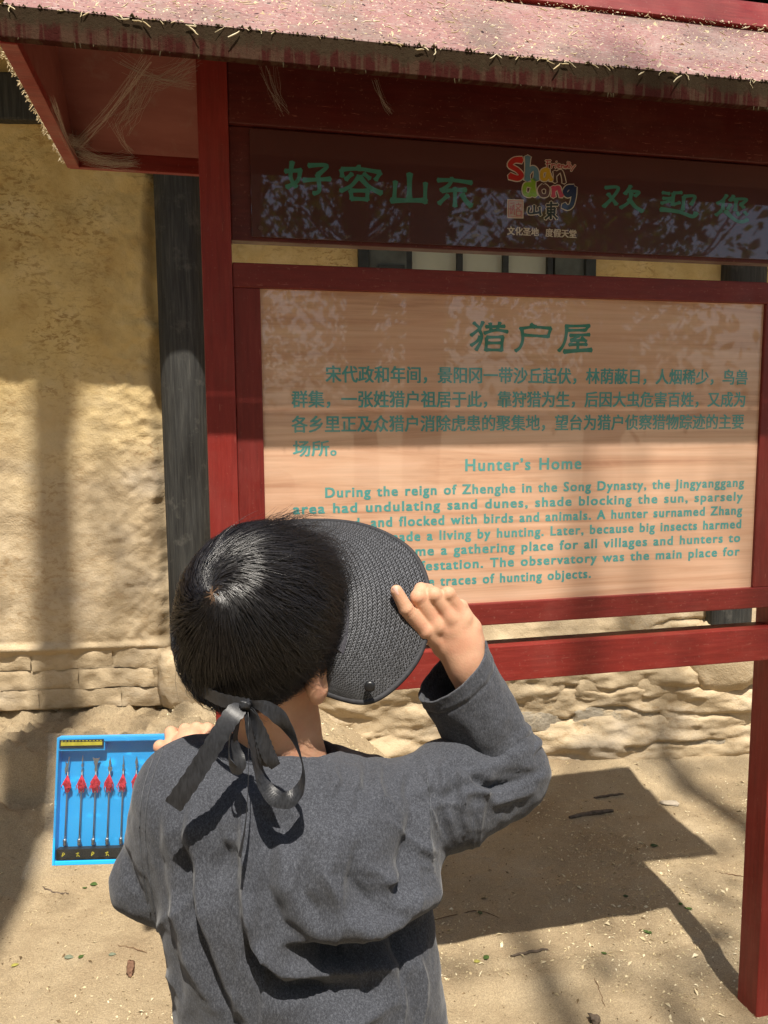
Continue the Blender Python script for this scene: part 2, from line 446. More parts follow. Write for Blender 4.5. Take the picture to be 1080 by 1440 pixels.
for z0, z1, off in ((.555, .640, .0), (.473, .553, -.13), (.391, .471, .07)):
    x = -2.06 + off; row += 1
    while x < -.93:
        L = .30 + .06 * math.sin(x * 9 + row); x1 = min(x + L, -.905)
        if x1 - x > .06: brick(x, x1, z0, z1, int(abs(x) * 100) + row)
        x = x1 + .002
# rubble stones of the footing on the right and in the bank at the left
rs = random.Random(4)
zrow = .0
for hrow in (.17, .15, .16, .14):
    x = -.65 + rs.random() * .15
    while x < 2.3:
        L = rs.uniform(.20, .42); h = hrow * rs.uniform(.85, 1.05)
        lump('stone', (x + L / 2, .050 - rs.uniform(-.008, .010), zrow + hrow / 2 + rs.uniform(-.012, .012)), (L / 2 * .98, .070, h / 2 * .98), rs.randrange(999), STONE if rs.random() < .4 else ADOBE, house, 4, .10, 2.6, .40)
        x += L + rs.uniform(-.01, .015)
    zrow += hrow
# lintel, wall plate and eave with tile ends
MB().box(-7, 8, -.09, .04, 2.69, 2.86).build('lintel_beam', DWOOD, house, .008)
EV = MB()
EV.add([(-7, -.63, 2.96), (8, -.63, 2.96), (8, 1.6, 4.1), (-7, 1.6, 4.1), (-7, -.63, 3.0), (8, -.63, 3.0), (8, 1.6, 4.14), (-7, 1.6, 4.14)], [(0, 3, 2, 1), (4, 5, 6, 7), (0, 1, 5, 4), (1, 2, 6, 5), (2, 3, 7, 6), (3, 0, 4, 7)])
eave = EV.build('eave', DWOOD, house)
TILE = plain('grey_clay_tile', (.20, .20, .19), .85, .2, .35, 25)
raf = MB().tube([(0, -.57, 2.94), (0, .2, 3.32)], .032, 10).build('rafter', DWOOD, house)
raf.location.x = -2.6
for i in range(1, 24):
    c = raf.copy(); COL.objects.link(c); c.location.x = -2.6 + i * .26
tm = MB()
pr = [(math.cos(a) * .062, math.sin(a) * .062) for a in np.linspace(0, math.pi, 9)] + [(math.cos(a) * .048, math.sin(a) * .048) for a in np.linspace(math.pi, 0, 9)]
n = len(pr)
tm.add([(p[0], -.61, 3.06 + p[1]) for p in pr] + [(p[0], 1.5, 4.14 + p[1]) for p in pr], [tuple(range(n))] + [(i, (i + 1) % n, n + (i + 1) % n, n + i) for i in range(n)])
th = np.linspace(0, 2 * math.pi, 20, endpoint=False)
tm.add([(math.cos(a) * .063, -.615, 3.06 + math.sin(a) * .063) for a in th] + [(math.cos(a) * .063, -.59, 3.06 + math.sin(a) * .063) for a in th], [tuple(range(20)), tuple(range(20, 40))[::-1]] + [(k, (k + 1) % 20, 20 + (k + 1) % 20, 20 + k) for k in range(20)])
t0 = tm.build('roof_tile', TILE, house); t0.location.x = -2.7
for i in range(1, 36):
    c = t0.copy(); COL.objects.link(c); c.location.x = -2.7 + i * .155
# window
win = bpy.data.objects.new('window', None); COL.objects.link(win); win.parent = house
WFR = plain('dark_window_timber', (.030, .034, .030), .6, .3, .3, 18)
PAPER = plain('aged_window_paper', (.42, .44, .34), .85, .2, .12, 5)
MB().box(-.099, -.055, -.02, .05, 1.35, 2.45).box(.845, .889, -.02, .05, 1.35, 2.45).box(-.055, .845, -.02, .05, 2.40, 2.45).box(-.055, .845, -.02, .05, 1.35, 1.40).build('frame', WFR, win, .003)
MB().box(-.055, .10, .0, .045, 1.40, 2.40).build('shutter', plain('shutter_timber', (.085, .095, .080), .7, .3, .3, 14), win, .003)
MB().box(.72, .845, .0, .045, 1.40, 2.40).build('shutter', bpy.data.materials['shutter_timber'], win, .003)
for x in (.110, .320, .512, .700):
    MB().box(x - .012, x + .012, .0, .04, 1.40, 2.40).build('mullion', WFR, win, .002)
for a, b in ((.122, .308), (.332, .500), (.524, .688)):
    MB().box(a, b, .028, .034, 1.40, 2.40).build('pane', PAPER, win)
MB().box(-.02, .09, -.008, .01, 2.17, 2.195).build('rail', WFR, win, .002)

# ---------------------------------------------------------------- the sign
SO = (0.96466405, 1.88495329, 0); SR = R(12.5)
sign = thing('information_sign', 'dark red wooden visitor sign with little pitched roof and Chinese and English text', 'sign', SO, SR)
def SW(x, y, z): return Vector((SO[0] + x * math.cos(SR) - y * math.sin(SR), SO[1] + x * math.sin(SR) + y * math.cos(SR), z))
XL, XR = -1.354, 0.0          # outer left / inner right post faces
g0 = -.08
MB().box(-1.354, -1.295, 0, .075, g0, 2.36).build('post', RED_V, sign, .003)
MB().box(0.0, .059, 0, .075, g0, 2.36).build('post', RED_V, sign, .003)
MB().box(-1.2945, -.0005, .002, .062, .964, 1.046).build('bottom_rail', RED_H, sign, .002)
fr = bpy.data.objects.new('panel_frame', None)
# frame of the text panel: four members, mitred look by butting
MB().box(-1.2945, -.0005, .004, .05, 1.825, 1.874).build('frame_member', RED_DK, sign, .0025)
MB().box(-1.2945, -.0005, .004, .05, 1.097, 1.148).build('frame_member', RED_DK, sign, .0025)
MB().box(-1.2945, -1.2405, .006, .05, 1.148, 1.825).build('frame_member', RED_DKV, sign, .0025)
MB().box(-.0655, -.0005, .006, .05, 1.148, 1.825).build('frame_member', RED_DKV, sign, .0025)
panel = MB().box(-1.2405, -.0655, .014, .034, 1.148, 1.825).build('text_panel', BOARD, sign)
# header
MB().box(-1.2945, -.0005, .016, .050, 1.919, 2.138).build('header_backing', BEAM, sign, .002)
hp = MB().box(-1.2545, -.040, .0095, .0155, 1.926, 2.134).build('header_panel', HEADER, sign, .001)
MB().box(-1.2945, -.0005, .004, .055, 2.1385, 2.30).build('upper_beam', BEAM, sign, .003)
sc_m = plain('rusty_screw', (.08, .04, .03), .5, .5)
for x, z in ((-1.236, 1.943), (-.06, 1.943)):
    MB().tube([(x, .0095, z), (x, .0065, z)], .005, 10).build('screw', sc_m, sign)
# pitched roof
RX0, RX1, RY = -1.642, .345, .030
EYf, EYb, EZ, RZ = -.2645, .335, 2.181, 2.445
def slope(y0, z0, y1, z1, t=.014):
    L = math.hypot(y1 - y0, z1 - z0); nyy, nzz = (z1 - z0) / L * t, -(y1 - y0) / L * t
    return [(y0, z0), (y1, z1), (y1 + nyy, z1 + nzz), (y0 + nyy, z0 + nzz)]
MB().prism(slope(EYf - .0005, EZ + .001, RY, RZ), RX0, RX1).build('front_roof_board', ROOF, sign, .001)
rb = MB(); 
L = math.hypot(EYb - RY, EZ - RZ); ty, tz = (EZ - RZ) / L * .014, -(EYb - RY) / L * .014
rb.prism([(RY, RZ), (EYb, EZ), (EYb + ty, EZ + tz), (RY + ty, RZ + tz)], RX0, RX1).build('back_roof_board', UNDER, sign)
MB().box(RX0 - .002, RX1 + .002, -.2825, -.2650, 2.1356, 2.182).build('front_fascia', FASCIA, sign, .0015)
MB().box(RX0 - .002, RX1 + .002, .3355, .353, 2.137, 2.176).build('back_fascia', RED_H, sign, .0015)
# ridge cap: upright board on the front of the ridge and a flat strip
MB().prism([(-.008, 2.425), (.008, 2.420), (.034, 2.484), (.018, 2.489)], RX0 - .01, RX1 + .01).build('ridge_cap', RED_H, sign, .001)
MB().prism([(.036, 2.484), (.052, 2.420), (.066, 2.424), (.050, 2.490)], RX0 - .01, RX1 + .01).build('ridge_cap', RED_H, sign, .001)
# closed triangular gables with a rim
for xa, xb in ((RX0, RX0 + .018), (RX1 - .018, RX1)):
    MB().prism([(-.2645, 2.153), (.3350, 2.153), (.3350, 2.172), (.030, 2.441), (-.2645, 2.178)], xa + .004, xb - .004).build('gable_board', UNDER, sign)
    MB().box(xa - .004, xb + .004, -.2648, .3350, 2.1335, 2.1525).build('gable_rim', RED_H, sign, .001)

# ---------------------------------------------------------------- print on the sign
def text_mesh(name, s, x0, x1, z, size, mat, y, bold=0., parent=sign, spacing=1., shear=0., rot=0., wordsp=1.):
    cu = bpy.data.curves.new(name, 'FONT'); cu.body = s; cu.size = size; cu.space_character = spacing
    cu.shear = shear; cu.resolution_u = 3; cu.fill_mode = 'FRONT'; cu.space_word = wordsp
    tmp = bpy.data.objects.new('tmp', cu); COL.objects.link(tmp)
    dg = bpy.context.evaluated_depsgraph_get(); me = bpy.data.meshes.new_from_object(tmp.evaluated_get(dg))
    bpy.data.objects.remove(tmp); bpy.data.curves.remove(cu)
    co = np.zeros(len(me.vertices) * 3); me.vertices.foreach_get('co', co); co = co.reshape(-1, 3)
    if len(co) == 0: return None
    a, b = co[:, 0].min(), co[:, 0].max()
    k = (x1 - x0) / (b - a) if x1 is not None else 1.
    cx_, cz_ = (co[:, 0] - a) * k, co[:, 1]
    if rot:
        mx, mz = cx_.mean(), cz_.mean(); c_, s_ = math.cos(rot), math.sin(rot)
        cx_, cz_ = mx + (cx_ - mx) * c_ - (cz_ - mz) * s_, mz + (cx_ - mx) * s_ + (cz_ - mz) * c_
    co2 = np.stack([x0 + cx_, np.full(len(co), y), z + cz_], -1)
    Fs = [tuple(p.vertices) for p in me.polygons]; bpy.data.meshes.remove(me)
    mb = MB(); dd = bold
    offs = ((0, 0),) if dd == 0 else ((-dd, -dd * .6), (dd, dd * .6), (-dd, dd * .6), (dd, -dd * .6))
    for q, (ax, az) in enumerate(offs): mb.add(co2 + np.array([ax, -q * .00004, az]), Fs)
    me = bpy.data.meshes.new(name); me.from_pydata(mb.v, [], mb.f); me.update()
    return tag(add_mesh(name, me, mat, parent), kind='stuff')
YP = .0137
def cjk(s, x0, x1, z, size=.0355): return text_mesh('text_line', s, x0, x1, z, size, INK, YP, bold=.0009, spacing=1.0)
cjk('宋代政和年间，景阳冈一带沙丘起伏，林荫蔽日，人烟稀少，鸟兽', -1.108, -.101, 1.641, .0375)
cjk('群集，一张姓猎户祖居于此，靠狩猎为生，后因大虫危害百姓，又成为', -1.180, -.105, 1.589, .0375)
cjk('各乡里正及众猎户消除虎患的聚集地，望台为猎户侦察猎物踪迹的主要', -1.181, -.106, 1.537, .0375)
cjk('场所。', -1.179, -1.088, 1.487, .0355)
def eng(s, x0, x1, z, size=.0300, b=.0011): return text_mesh('text_line', s, x0, x1, z, size, INK, YP, bold=b, spacing=1.18, wordsp=1.15)
eng("Hunter’s Home", -.800, -.524, 1.4465, .0375, .0011)
eng('During the reign of Zhenghe in the Song Dynasty, the Jingyanggang', -1.112, -.098, 1.396)
eng('area had undulating sand dunes, shade blocking the sun, sparsely', -1.181, -.100, 1.3625)
eng('populated, and flocked with birds and animals. A hunter surnamed Zhang', -1.178, -.100, 1.329)
eng('made a living by hunting. Later, because big insects harmed', -.975, -.101, 1.2955)
eng('became a gathering place for all villages and hunters to', -.985, -.102, 1.262)
eng('infestation. The observatory was the main place for', -.930, -.102, 1.2285)
eng('the traces of hunting objects.', -.915, -.494, 1.1925)

def strokes(name, S, mapf, mat, y, wid, parent=sign, outline=0., dy=.00003):
    mb = MB(); k = 0
    for st in S:
        pts = [np.array(p, float) for p in st]; wm = 1.
        if len(pts[-1]) == 1: wm = float(pts[-1][0]); pts = pts[:-1]
        # resample with a little smoothing
        if len(pts) > 2:
            q = []
            for i in range(len(pts) - 1):
                p0 = pts[max(i - 1, 0)]; p1 = pts[i]; p2 = pts[i + 1]; p3 = pts[min(i + 2, len(pts) - 1)]
                for t in np.linspace(0, 1, 7)[:-1]:
                    q.append(.5 * ((2 * p1) + (-p0 + p2) * t + (2 * p0 - 5 * p1 + 4 * p2 - p3) * t * t + (-p0 + 3 * p1 - 3 * p2 + p3) * t ** 3))
            q.append(pts[-1]); pts = q
        else: pts = [pts[0] + (pts[1] - pts[0]) * t for t in np.linspace(0, 1, 7)]
        n = len(pts); L = []; Rr = []
        for i, p in enumerate(pts):
            t = pts[min(i + 1, n - 1)] - pts[max(i - 1, 0)]; t = t / (np.linalg.norm(t) + 1e-9); nn = np.array([-t[1], t[0]])
            u = i / (n - 1); ww = wid * wm / 2 * (1.0 + .28 * abs(2 * u - 1) ** 3) * (1 - .12 * math.sin(u * 3.1)) + outline
            L.append(p + nn * ww); Rr.append(p - nn * ww)
        t0_ = (pts[0] - pts[1]); t0_ /= np.linalg.norm(t0_) + 1e-9; t1_ = (pts[-1] - pts[-2]); t1_ /= np.linalg.norm(t1_) + 1e-9
        a = wid * wm * .28 + outline
        poly = [pts[0] + t0_ * a] + L + [pts[-1] + t1_ * a] + Rr[::-1]
        m_ = len(poly)
        V3 = [(*mapf(p), 0) for p in poly]; V3 = [(v[0], y - k * dy, v[1]) for v in V3]
        # quads along the stroke
        Fq = [(0, 1, m_ - 1)] + [(1 + i, 2 + i, m_ - 2 - i, m_ - 1 - i) for i in range(n - 1)] + [(n, n + 1, n + 2)]
        mb.add(V3, Fq); k += 1
    return mb.build(name, mat, parent)
# title, strokes measured in a 1080x344 crop of x 640..860, y 440..510 -> panel coordinates
def title_map(p): return (-.8265 + p[0] * (.3695 / 1080), 1.7885 - (p[1]) * (.1035 / 344))
T1 = [[(125, 70), (172, 112)], [(188, 62), (165, 110), (108, 162)], [(158, 112), (180, 160), (168, 215), (142, 264)], [(168, 165), (150, 200), (108, 232)],
      [(236, 70), (242, 120)], [(302, 64), (284, 118)], [(206, 97), (335, 91)], [(196, 143), (275, 120), (355, 130)],
      [(213, 175), (208, 268)], [(213, 172), (325, 167)], [(320, 167), (314, 268)], [(218, 212), (312, 210)], [(212, 261), (314, 261)]]
T2 = [[(512, 74), (545, 92), (1.3,)], [(437, 106), (530, 92), (652, 98)], [(650, 98), (632, 162)], [(458, 150), (635, 158)], [(450, 104), (458, 180), (440, 240), (408, 266)]]
T3 = [[(752, 80), (925, 73)], [(920, 73), (893, 108)], [(768, 110), (895, 106)], [(762, 82), (757, 160), (738, 222), (708, 262)], [(785, 147), (926, 138)],
      [(848, 148), (792, 183)], [(792, 185), (892, 178)], [(868, 160), (902, 188)], [(780, 214), (908, 210)], [(842, 188), (843, 258)], [(745, 266), (850, 256), (942, 250), (1.35,)]]
for S in (T1, T2, T3): strokes('title_character', S, title_map, INKT, YP, 23)
def ha_map(p): return (-1.2190 + p[0] * (.4555 / 1080), 2.0935 - p[1] * (.1095 / 288) + p[0] * .0000085)
H1 = [[(115, 50), (106, 130), (132, 178)], [(152, 88), (140, 145), (86, 182)], [(80, 100), (158, 92)], [(192, 66), (282, 62), (236, 112)], [(236, 110), (243, 190), (214, 208)], [(166, 142), (298, 130)]]
H2 = [[(435, 56), (445, 78)], [(352, 78), (440, 72), (545, 85)], [(352, 80), (356, 116)], [(545, 86), (520, 126)], [(405, 98), (372, 130)], [(462, 95), (492, 120)], [(440, 108), (400, 160), (346, 190)], [(440, 112), (490, 165), (550, 194), (1.2,)],
      [(396, 186), (402, 230)], [(396, 186), (482, 183)], [(480, 183), (477, 232)], [(398, 228), (480, 228)]]
H3 = [[(692, 84), (690, 220), (1.25,)], [(620, 128), (613, 228)], [(773, 130), (770, 238)], [(597, 230), (779, 222), (1.2,)]]
H4 = [[(836, 113), (920, 110), (1014, 120)], [(912, 98), (895, 135), (852, 168)], [(858, 168), (985, 158)], [(926, 150), (926, 250)], [(890, 190), (842, 238)], [(962, 182), (985, 220), (1012, 244), (1.3,)]]
for S in (H1, H2, H3, H4): strokes('header_character', S, ha_map, INKH, .0092, 22)
def hb_map(p): return (-.5100 + p[0] * (.4140 / 1080), 2.0865 - p[1] * (.1060 / 393) + p[0] * .0000085)
G1 = [[(70, 85), (152, 80), (118, 160), (62, 236)], [(88, 130), (145, 215)], [(232, 62), (195, 130)], [(205, 105), (284, 108), (258, 142)], [(235, 120), (222, 190), (168, 240)], [(222, 165), (262, 225), (312, 262), (1.2,)]]
G2 = [[(436, 106), (482, 112)], [(440, 152), (500, 148)], [(430, 192), (486, 170)], [(508, 106), (503, 205)], [(508, 106), (562, 100)], [(508, 200), (552, 180)], [(577, 130), (572, 240)], [(577, 130), (648, 126), (625, 196)], [(426, 240), (550, 256), (636, 290), (662, 258), (1.3,)]]
G3 = [[(862, 106), (835, 150), (798, 178)], [(838, 150), (838, 226)], [(908, 108), (882, 152)], [(892, 140), (996, 134), (960, 178)], [(926, 150), (922, 232)], [(888, 180), (872, 220)], [(955, 175), (982, 206)], [(830, 236), (792, 274)], [(856, 236), (915, 300), (968, 322), (1010, 300), (1.2,)], [(935, 244), (948, 268)], [(985, 238), (1005, 262)]]
for S in (G1, G2, G3): strokes('header_character', S, hb_map, INKH, .0092, 25)
# tourism logo: hand drawn letters with a pale outline (crop 1080 px = 130 photo px from 695,215)
PALE = ink('pale_outline_print', (.55, .46, .38))
def lg_map(p): return (-.7385 + p[0] * (.2115 / 1080), 2.1300 - p[1] * (.1935 / 1080) + p[0] * .0000075)
LG = [('red', (.42, .015, .01), 62, [[(305, 125), (215, 130), (165, 190), (250, 240), (300, 300), (255, 335), (160, 310)]]),
      ('slate_blue', (.10, .20, .27), 62, [[(370, 85), (368, 200), (370, 355)], [(375, 260), (430, 215), (470, 250), (470, 350)]]),
      ('yellow', (.50, .30, .02), 46, [[(610, 225), (545, 250), (540, 330), (590, 335), (620, 260)], [(605, 225), (625, 290), (655, 350)]]),
      ('dark_brown', (.06, .02, .015), 36, [[(695, 245), (695, 370)], [(700, 280), (760, 240), (790, 300), (805, 375)]]),
      ('green', (.20, .34, .02), 52, [[(425, 410), (350, 410), (340, 500), (400, 525), (440, 460)], [(440, 345), (445, 440), (460, 535)]]),
      ('brown', (.10, .035, .03), 44, [[(560, 415), (515, 460), (540, 525), (600, 520), (610, 450), (565, 415)]]),
      ('pink', (.45, .05, .10), 50, [[(680, 425), (680, 540)], [(690, 450), (740, 430), (755, 480), (780, 535)]]),
      ('navy', (.012, .02, .07), 60, [[(920, 430), (850, 430), (815, 480), (850, 520), (900, 480)], [(920, 425), (925, 520), (900, 630), (850, 665), (800, 635)]]),
      ('crimson', (.35, .02, .04), 11, [[(580, 125), (640, 120)], [(605, 125), (600, 200)], [(585, 160), (640, 155)], [(655, 160), (650, 205)], [(655, 175), (690, 160)], [(705, 165), (700, 205)], [(708, 130), (712, 134)],
                                [(725, 185), (755, 170), (730, 160), (725, 195), (755, 200)], [(770, 170), (768, 205)], [(772, 180), (795, 170), (800, 205)], [(835, 180), (812, 185), (822, 205), (842, 170)], [(845, 130), (850, 205)], [(868, 135), (868, 205)], [(880, 170), (895, 195)], [(935, 165), (905, 205), (885, 235)]]),
      ('black', (.012, .012, .010), 24, [[(395, 670), (395, 740), (520, 725)], [(455, 645), (455, 730)], [(518, 665), (530, 760)],
                               [(655, 600), (652, 800)], [(600, 640), (735, 632)], [(610, 675), (700, 672)], [(612, 675), (614, 740)], [(700, 672), (696, 735)], [(615, 708), (695, 706)], [(615, 740), (700, 736)], [(640, 750), (585, 800)], [(680, 745), (728, 795)]])]
yy = .0090
for nm, c, wd, S in LG:
    if nm in ('crimson',): strokes('logo_outline', S, lg_map, PALE, yy + .0002, wd, outline=9, dy=.000005)
    else: strokes('logo_outline', S, lg_map, PALE, yy + .0002, wd, outline=11, dy=.000005)
for nm, c, wd, S in LG:
    strokes('logo_letter', S, lg_map, ink('logo_' + nm, c), yy - .0003, wd, dy=.00001)
SEAL = ink('seal_print', (.40, .12, .12))
def seal_box(a, b, c, d, y, mat, nm):
    V = [lg_map(p) for p in ((a, b), (c, b), (c, d), (a, d))]; mesh_np(nm, [(v[0], y, v[1]) for v in V], [(0, 3, 2, 1)], mat, sign)
seal_box(138, 578, 330, 798, yy, PALE, 'seal'); seal_box(150, 590, 318, 786, yy - .0002, SEAL, 'seal'); seal_box(158, 598, 310, 778, yy - .0004, ink('seal_ground', (.42, .33, .29)), 'seal')
strokes('seal_mark', [[(175, 625), (220, 620)], [(180, 660), (178, 750)], [(205, 650), (190, 745)], [(165, 690), (220, 690)], [(240, 640), (300, 640)], [(270, 620), (268, 640)], [(245, 660), (285, 700)], [(295, 655), (240, 705)], [(245, 715), (245, 765)], [(245, 715), (300, 715)], [(300, 715), (298, 765)], [(245, 765), (300, 765)], [(215, 640), (222, 760)]], lg_map, SEAL, yy - .0006, 11)
text_mesh('text_line', '文化圣地', -.7105, -.6385, 1.9555, .0185, PALE, yy, .0006)
text_mesh('text_line', '度假天堂', -.6220, -.5500, 1.9555, .0185, PALE, yy, .0006)
# ---------------------------------------------------------------- trees behind the photographer (they dapple the light and stand in the gloss of the sign)
BARK = plain('grey_brown_bark', (.16, .125, .09), .9, .1, .35, 12)
def leafmat(name, a, b):
    m = Mat(name, .55, .3); c = m.ramp(m.noise(3, 3), [(.35, a), (.65, b)]); m.col(c)
    tr = m.n('BsdfTranslucent', Color=m.mix(1., c, (1.0, 1.25, .55), 'MULTIPLY')); mx = m.n('MixShader'); mx.inputs[0].default_value = .4
    m.t.links.new(m.b.outputs[0], mx.inputs[1]); m.t.links.new(tr.outputs[0], mx.inputs[2])
    m.t.links.new(mx.outputs[0], m.t.nodes['Material Output'].inputs[0]); return m.m
LEAF = leafmat('poplar_leaves', (.045, .085, .018), (.10, .15, .035))
def leaves(C, size, seed):
    r = np.random.default_rng(seed); n = len(C)
    d1 = r.normal(size=(n, 3)); d1 /= np.linalg.norm(d1, axis=1)[:, None]
    d2 = np.cross(d1, r.normal(size=(n, 3))); d2 /= np.linalg.norm(d2, axis=1)[:, None]
    s_ = size * r.uniform(.6, 1.3, n)[:, None]
    V = np.stack([C - d1 * s_, C + d2 * s_ * .55 + np.cross(d1, d2) * s_ * .12, C + d1 * s_, C - d2 * s_ * .55 + np.cross(d1, d2) * s_ * .12], 1).reshape(-1, 3)
    return V, np.arange(4 * n).reshape(-1, 4)
def tree(label, x, y, h, r0, crown0, cr, ncl, per, lsize, seed, dens=None, lean=(0, 0), group='trees behind the photographer'):
    t = thing('poplar_tree', label, 'tree', (x, y, 0), 0, group)
    rr = random.Random(seed); mb = MB()
    pts = []; rad = []
    for i in range(15):
        u = i / 14; pts.append((lean[0] * u * h + .10 * math.sin(u * 5 + seed), lean[1] * u * h + .08 * math.sin(u * 4 + seed * 2), -.2 + u * (h + .2))); rad.append(r0 * (1 - u) ** .6 * 1.0 + .012)
    mb.tube(pts, rad, 12)
    cen = []
    for i in range(ncl):
        u = rr.random(); z = crown0 + (h - crown0) * (u ** .85) ; f = (z - crown0) / (h - crown0)
        rad_ = cr * (math.sin(math.pi * min(1, .12 + f * .86)) ** .7) * math.sqrt(rr.random())
        a = rr.uniform(0, 6.28); c = np.array([lean[0] * z + rad_ * math.cos(a), lean[1] * z + rad_ * math.sin(a), z])
        wc = c + np.array([x, y, 0])
        if dens is not None and rr.random() > dens(wc): continue
        cen.append(c)
        if rad_ > .25 and rr.random() < .35:
            b = (lean[0] * (z - rad_) , lean[1] * (z - rad_), max(z - rad_ * .9, .5 + crown0 * .4)); m_ = tuple((np.array(b) * .5 + c * .5) + np.array([0, 0, -.08 * rad_]))
            mb.tube([b, m_, tuple(c)], [.022 + .008 * rad_, .014, .005], 5, False)
    mb.build('trunk', BARK, t, smooth=True)
    cen = np.array(cen); r = np.random.default_rng(seed)
    C = np.repeat(cen, per, 0) + r.normal(size=(len(cen) * per, 3)) * np.array([.26, .26, .2]) * (lsize / .05) ** .5
    V, F = leaves(C, lsize, seed); tag(mesh_np('crown', V, F, LEAF, t), kind='stuff')
    return t
def dens(c):
    # how much foliage hangs over the spot where this cluster's shadow falls
    gx_, gy_ = c[0] - .0755 * c[2], c[1] + .4606 * c[2]
    if -.75 < gx_ < .42 and .45 < gy_ < 2.75: return .0
    if .42 <= gx_ < 1.9 and 2.3 < gy_ < 3.7: return .05
    if -.75 < gx_ < .6 and 2.7 <= gy_ < 3.6: return .08
    if .42 <= gx_ < 1.1 and 1.5 < gy_ <= 2.3: return .16
    if -2.0 < gx_ <= -.75 and .4 < gy_ < 3.2: return .85 if float(fbm(np.array([[gx_ * 1.5, gy_ * 1.1, 3.]]), 2, 71)[0]) > .46 else .02
    v = float(fbm(np.array([[gx_ * 1.3, gy_ * .9, 3.]]), 2, 71)[0])
    return .85 if v > .12 else .10
tree('tall slim poplar just behind the photographer', -.62, -1.35, 15.5, .15, 8.2, 1.5, 260, 22, .05, 3, dens, (0, 0))
tree('poplar standing a few steps behind and to the left', -2.4, -2.4, 13, .16, 5.5, 1.9, 330, 22, .05, 8, dens, (.01, .0))
tree('poplar standing a few steps behind and to the right', 2.5, -2.8, 14, .17, 5.5, 2.1, 380, 22, .05, 12, dens, (-.01, 0))
tree('slim poplar behind the sandy yard, nearly in line with the sign', 1.42, -4.2, 15, .14, 6.5, 1.6, 260, 22, .05, 17, dens, (0, 0))
rr = random.Random(5)
GL = ['leafy tree at the front left of the grove across the yard', 'leafy tree at the front of the grove, left of its middle', 'leafy tree at the front of the grove, right of its middle', 'leafy tree at the front right of the grove', 'leafy tree on the right flank, nearest the red sign', 'leafy tree on the left flank, between yard and grove', 'leafy tree in the back row, leftmost but one', 'leafy tree in the back row, left of the middle', 'leafy tree in the back row, right in the middle', 'leafy tree in the back row, right of the middle', 'leafy tree in the back row, near its right end', 'leafy tree at the far right corner of the grove', 'leafy tree at the far left corner of the grove', 'leafy tree level with the yard, far to the left', 'leafy tree level with the yard, far to the right']
for i, (x, y) in enumerate(((-4.5, -7), (-1.6, -8.5), (1.3, -9), (3.9, -7.5), (6.5, -5), (-7.5, -4), (-6, -12), (-2.8, -14), (.2, -15), (3, -14), (6.5, -13), (9.5, -9), (-11, -9), (-10, -2), (10, -2))):
    tree(GL[i], x, y, rr.uniform(8, 12), rr.uniform(.14, .22), rr.uniform(1.6, 2.6), rr.uniform(1.8, 2.6), 260, 14, .10, 30 + i, None, (0, 0), 'grove across the yard')
# ---------------------------------------------------------------- sculpting tools
def PW(px, py, Z):
    r = FW + (px - 540) / 1100 * RT - (py - 720) / 1100 * UP
    return np.array([0, 0, CAM_H]) + Z * r
def to_px(P):
    d = P - np.array([0, 0, CAM_H]); z = d @ FW
    return 540 + 1100 * (d @ RT) / z, 720 - 1100 * (d @ UP) / z, z
def cone(P, a, b, ra, rb):
    a = np.array(a, np.float32); b = np.array(b, np.float32); d = b - a; L = float(d @ d) + 1e-12
    t = np.clip(((P - a) @ d) / L, 0, 1)
    return np.sqrt(((P - a - t[..., None] * d) ** 2).sum(-1)) - (ra + (rb - ra) * t)
def ell(P, c, r, M=None):
    q = P - np.array(c, np.float32)
    if M is not None: q = q @ np.array(M, np.float32)
    r = np.array(r, np.float32); k0 = np.sqrt(((q / r) ** 2).sum(-1)); k1 = np.sqrt(((q / r ** 2) ** 2).sum(-1)) + 1e-6
    return k0 * (k0 - 1) / k1
def smin(a, b, k):
    h = np.clip(.5 + .5 * (b - a) / k, 0, 1); return b + (a - b) * h - k * h * (1 - h)
def smax(a, b, k): return -smin(-a, -b, k)
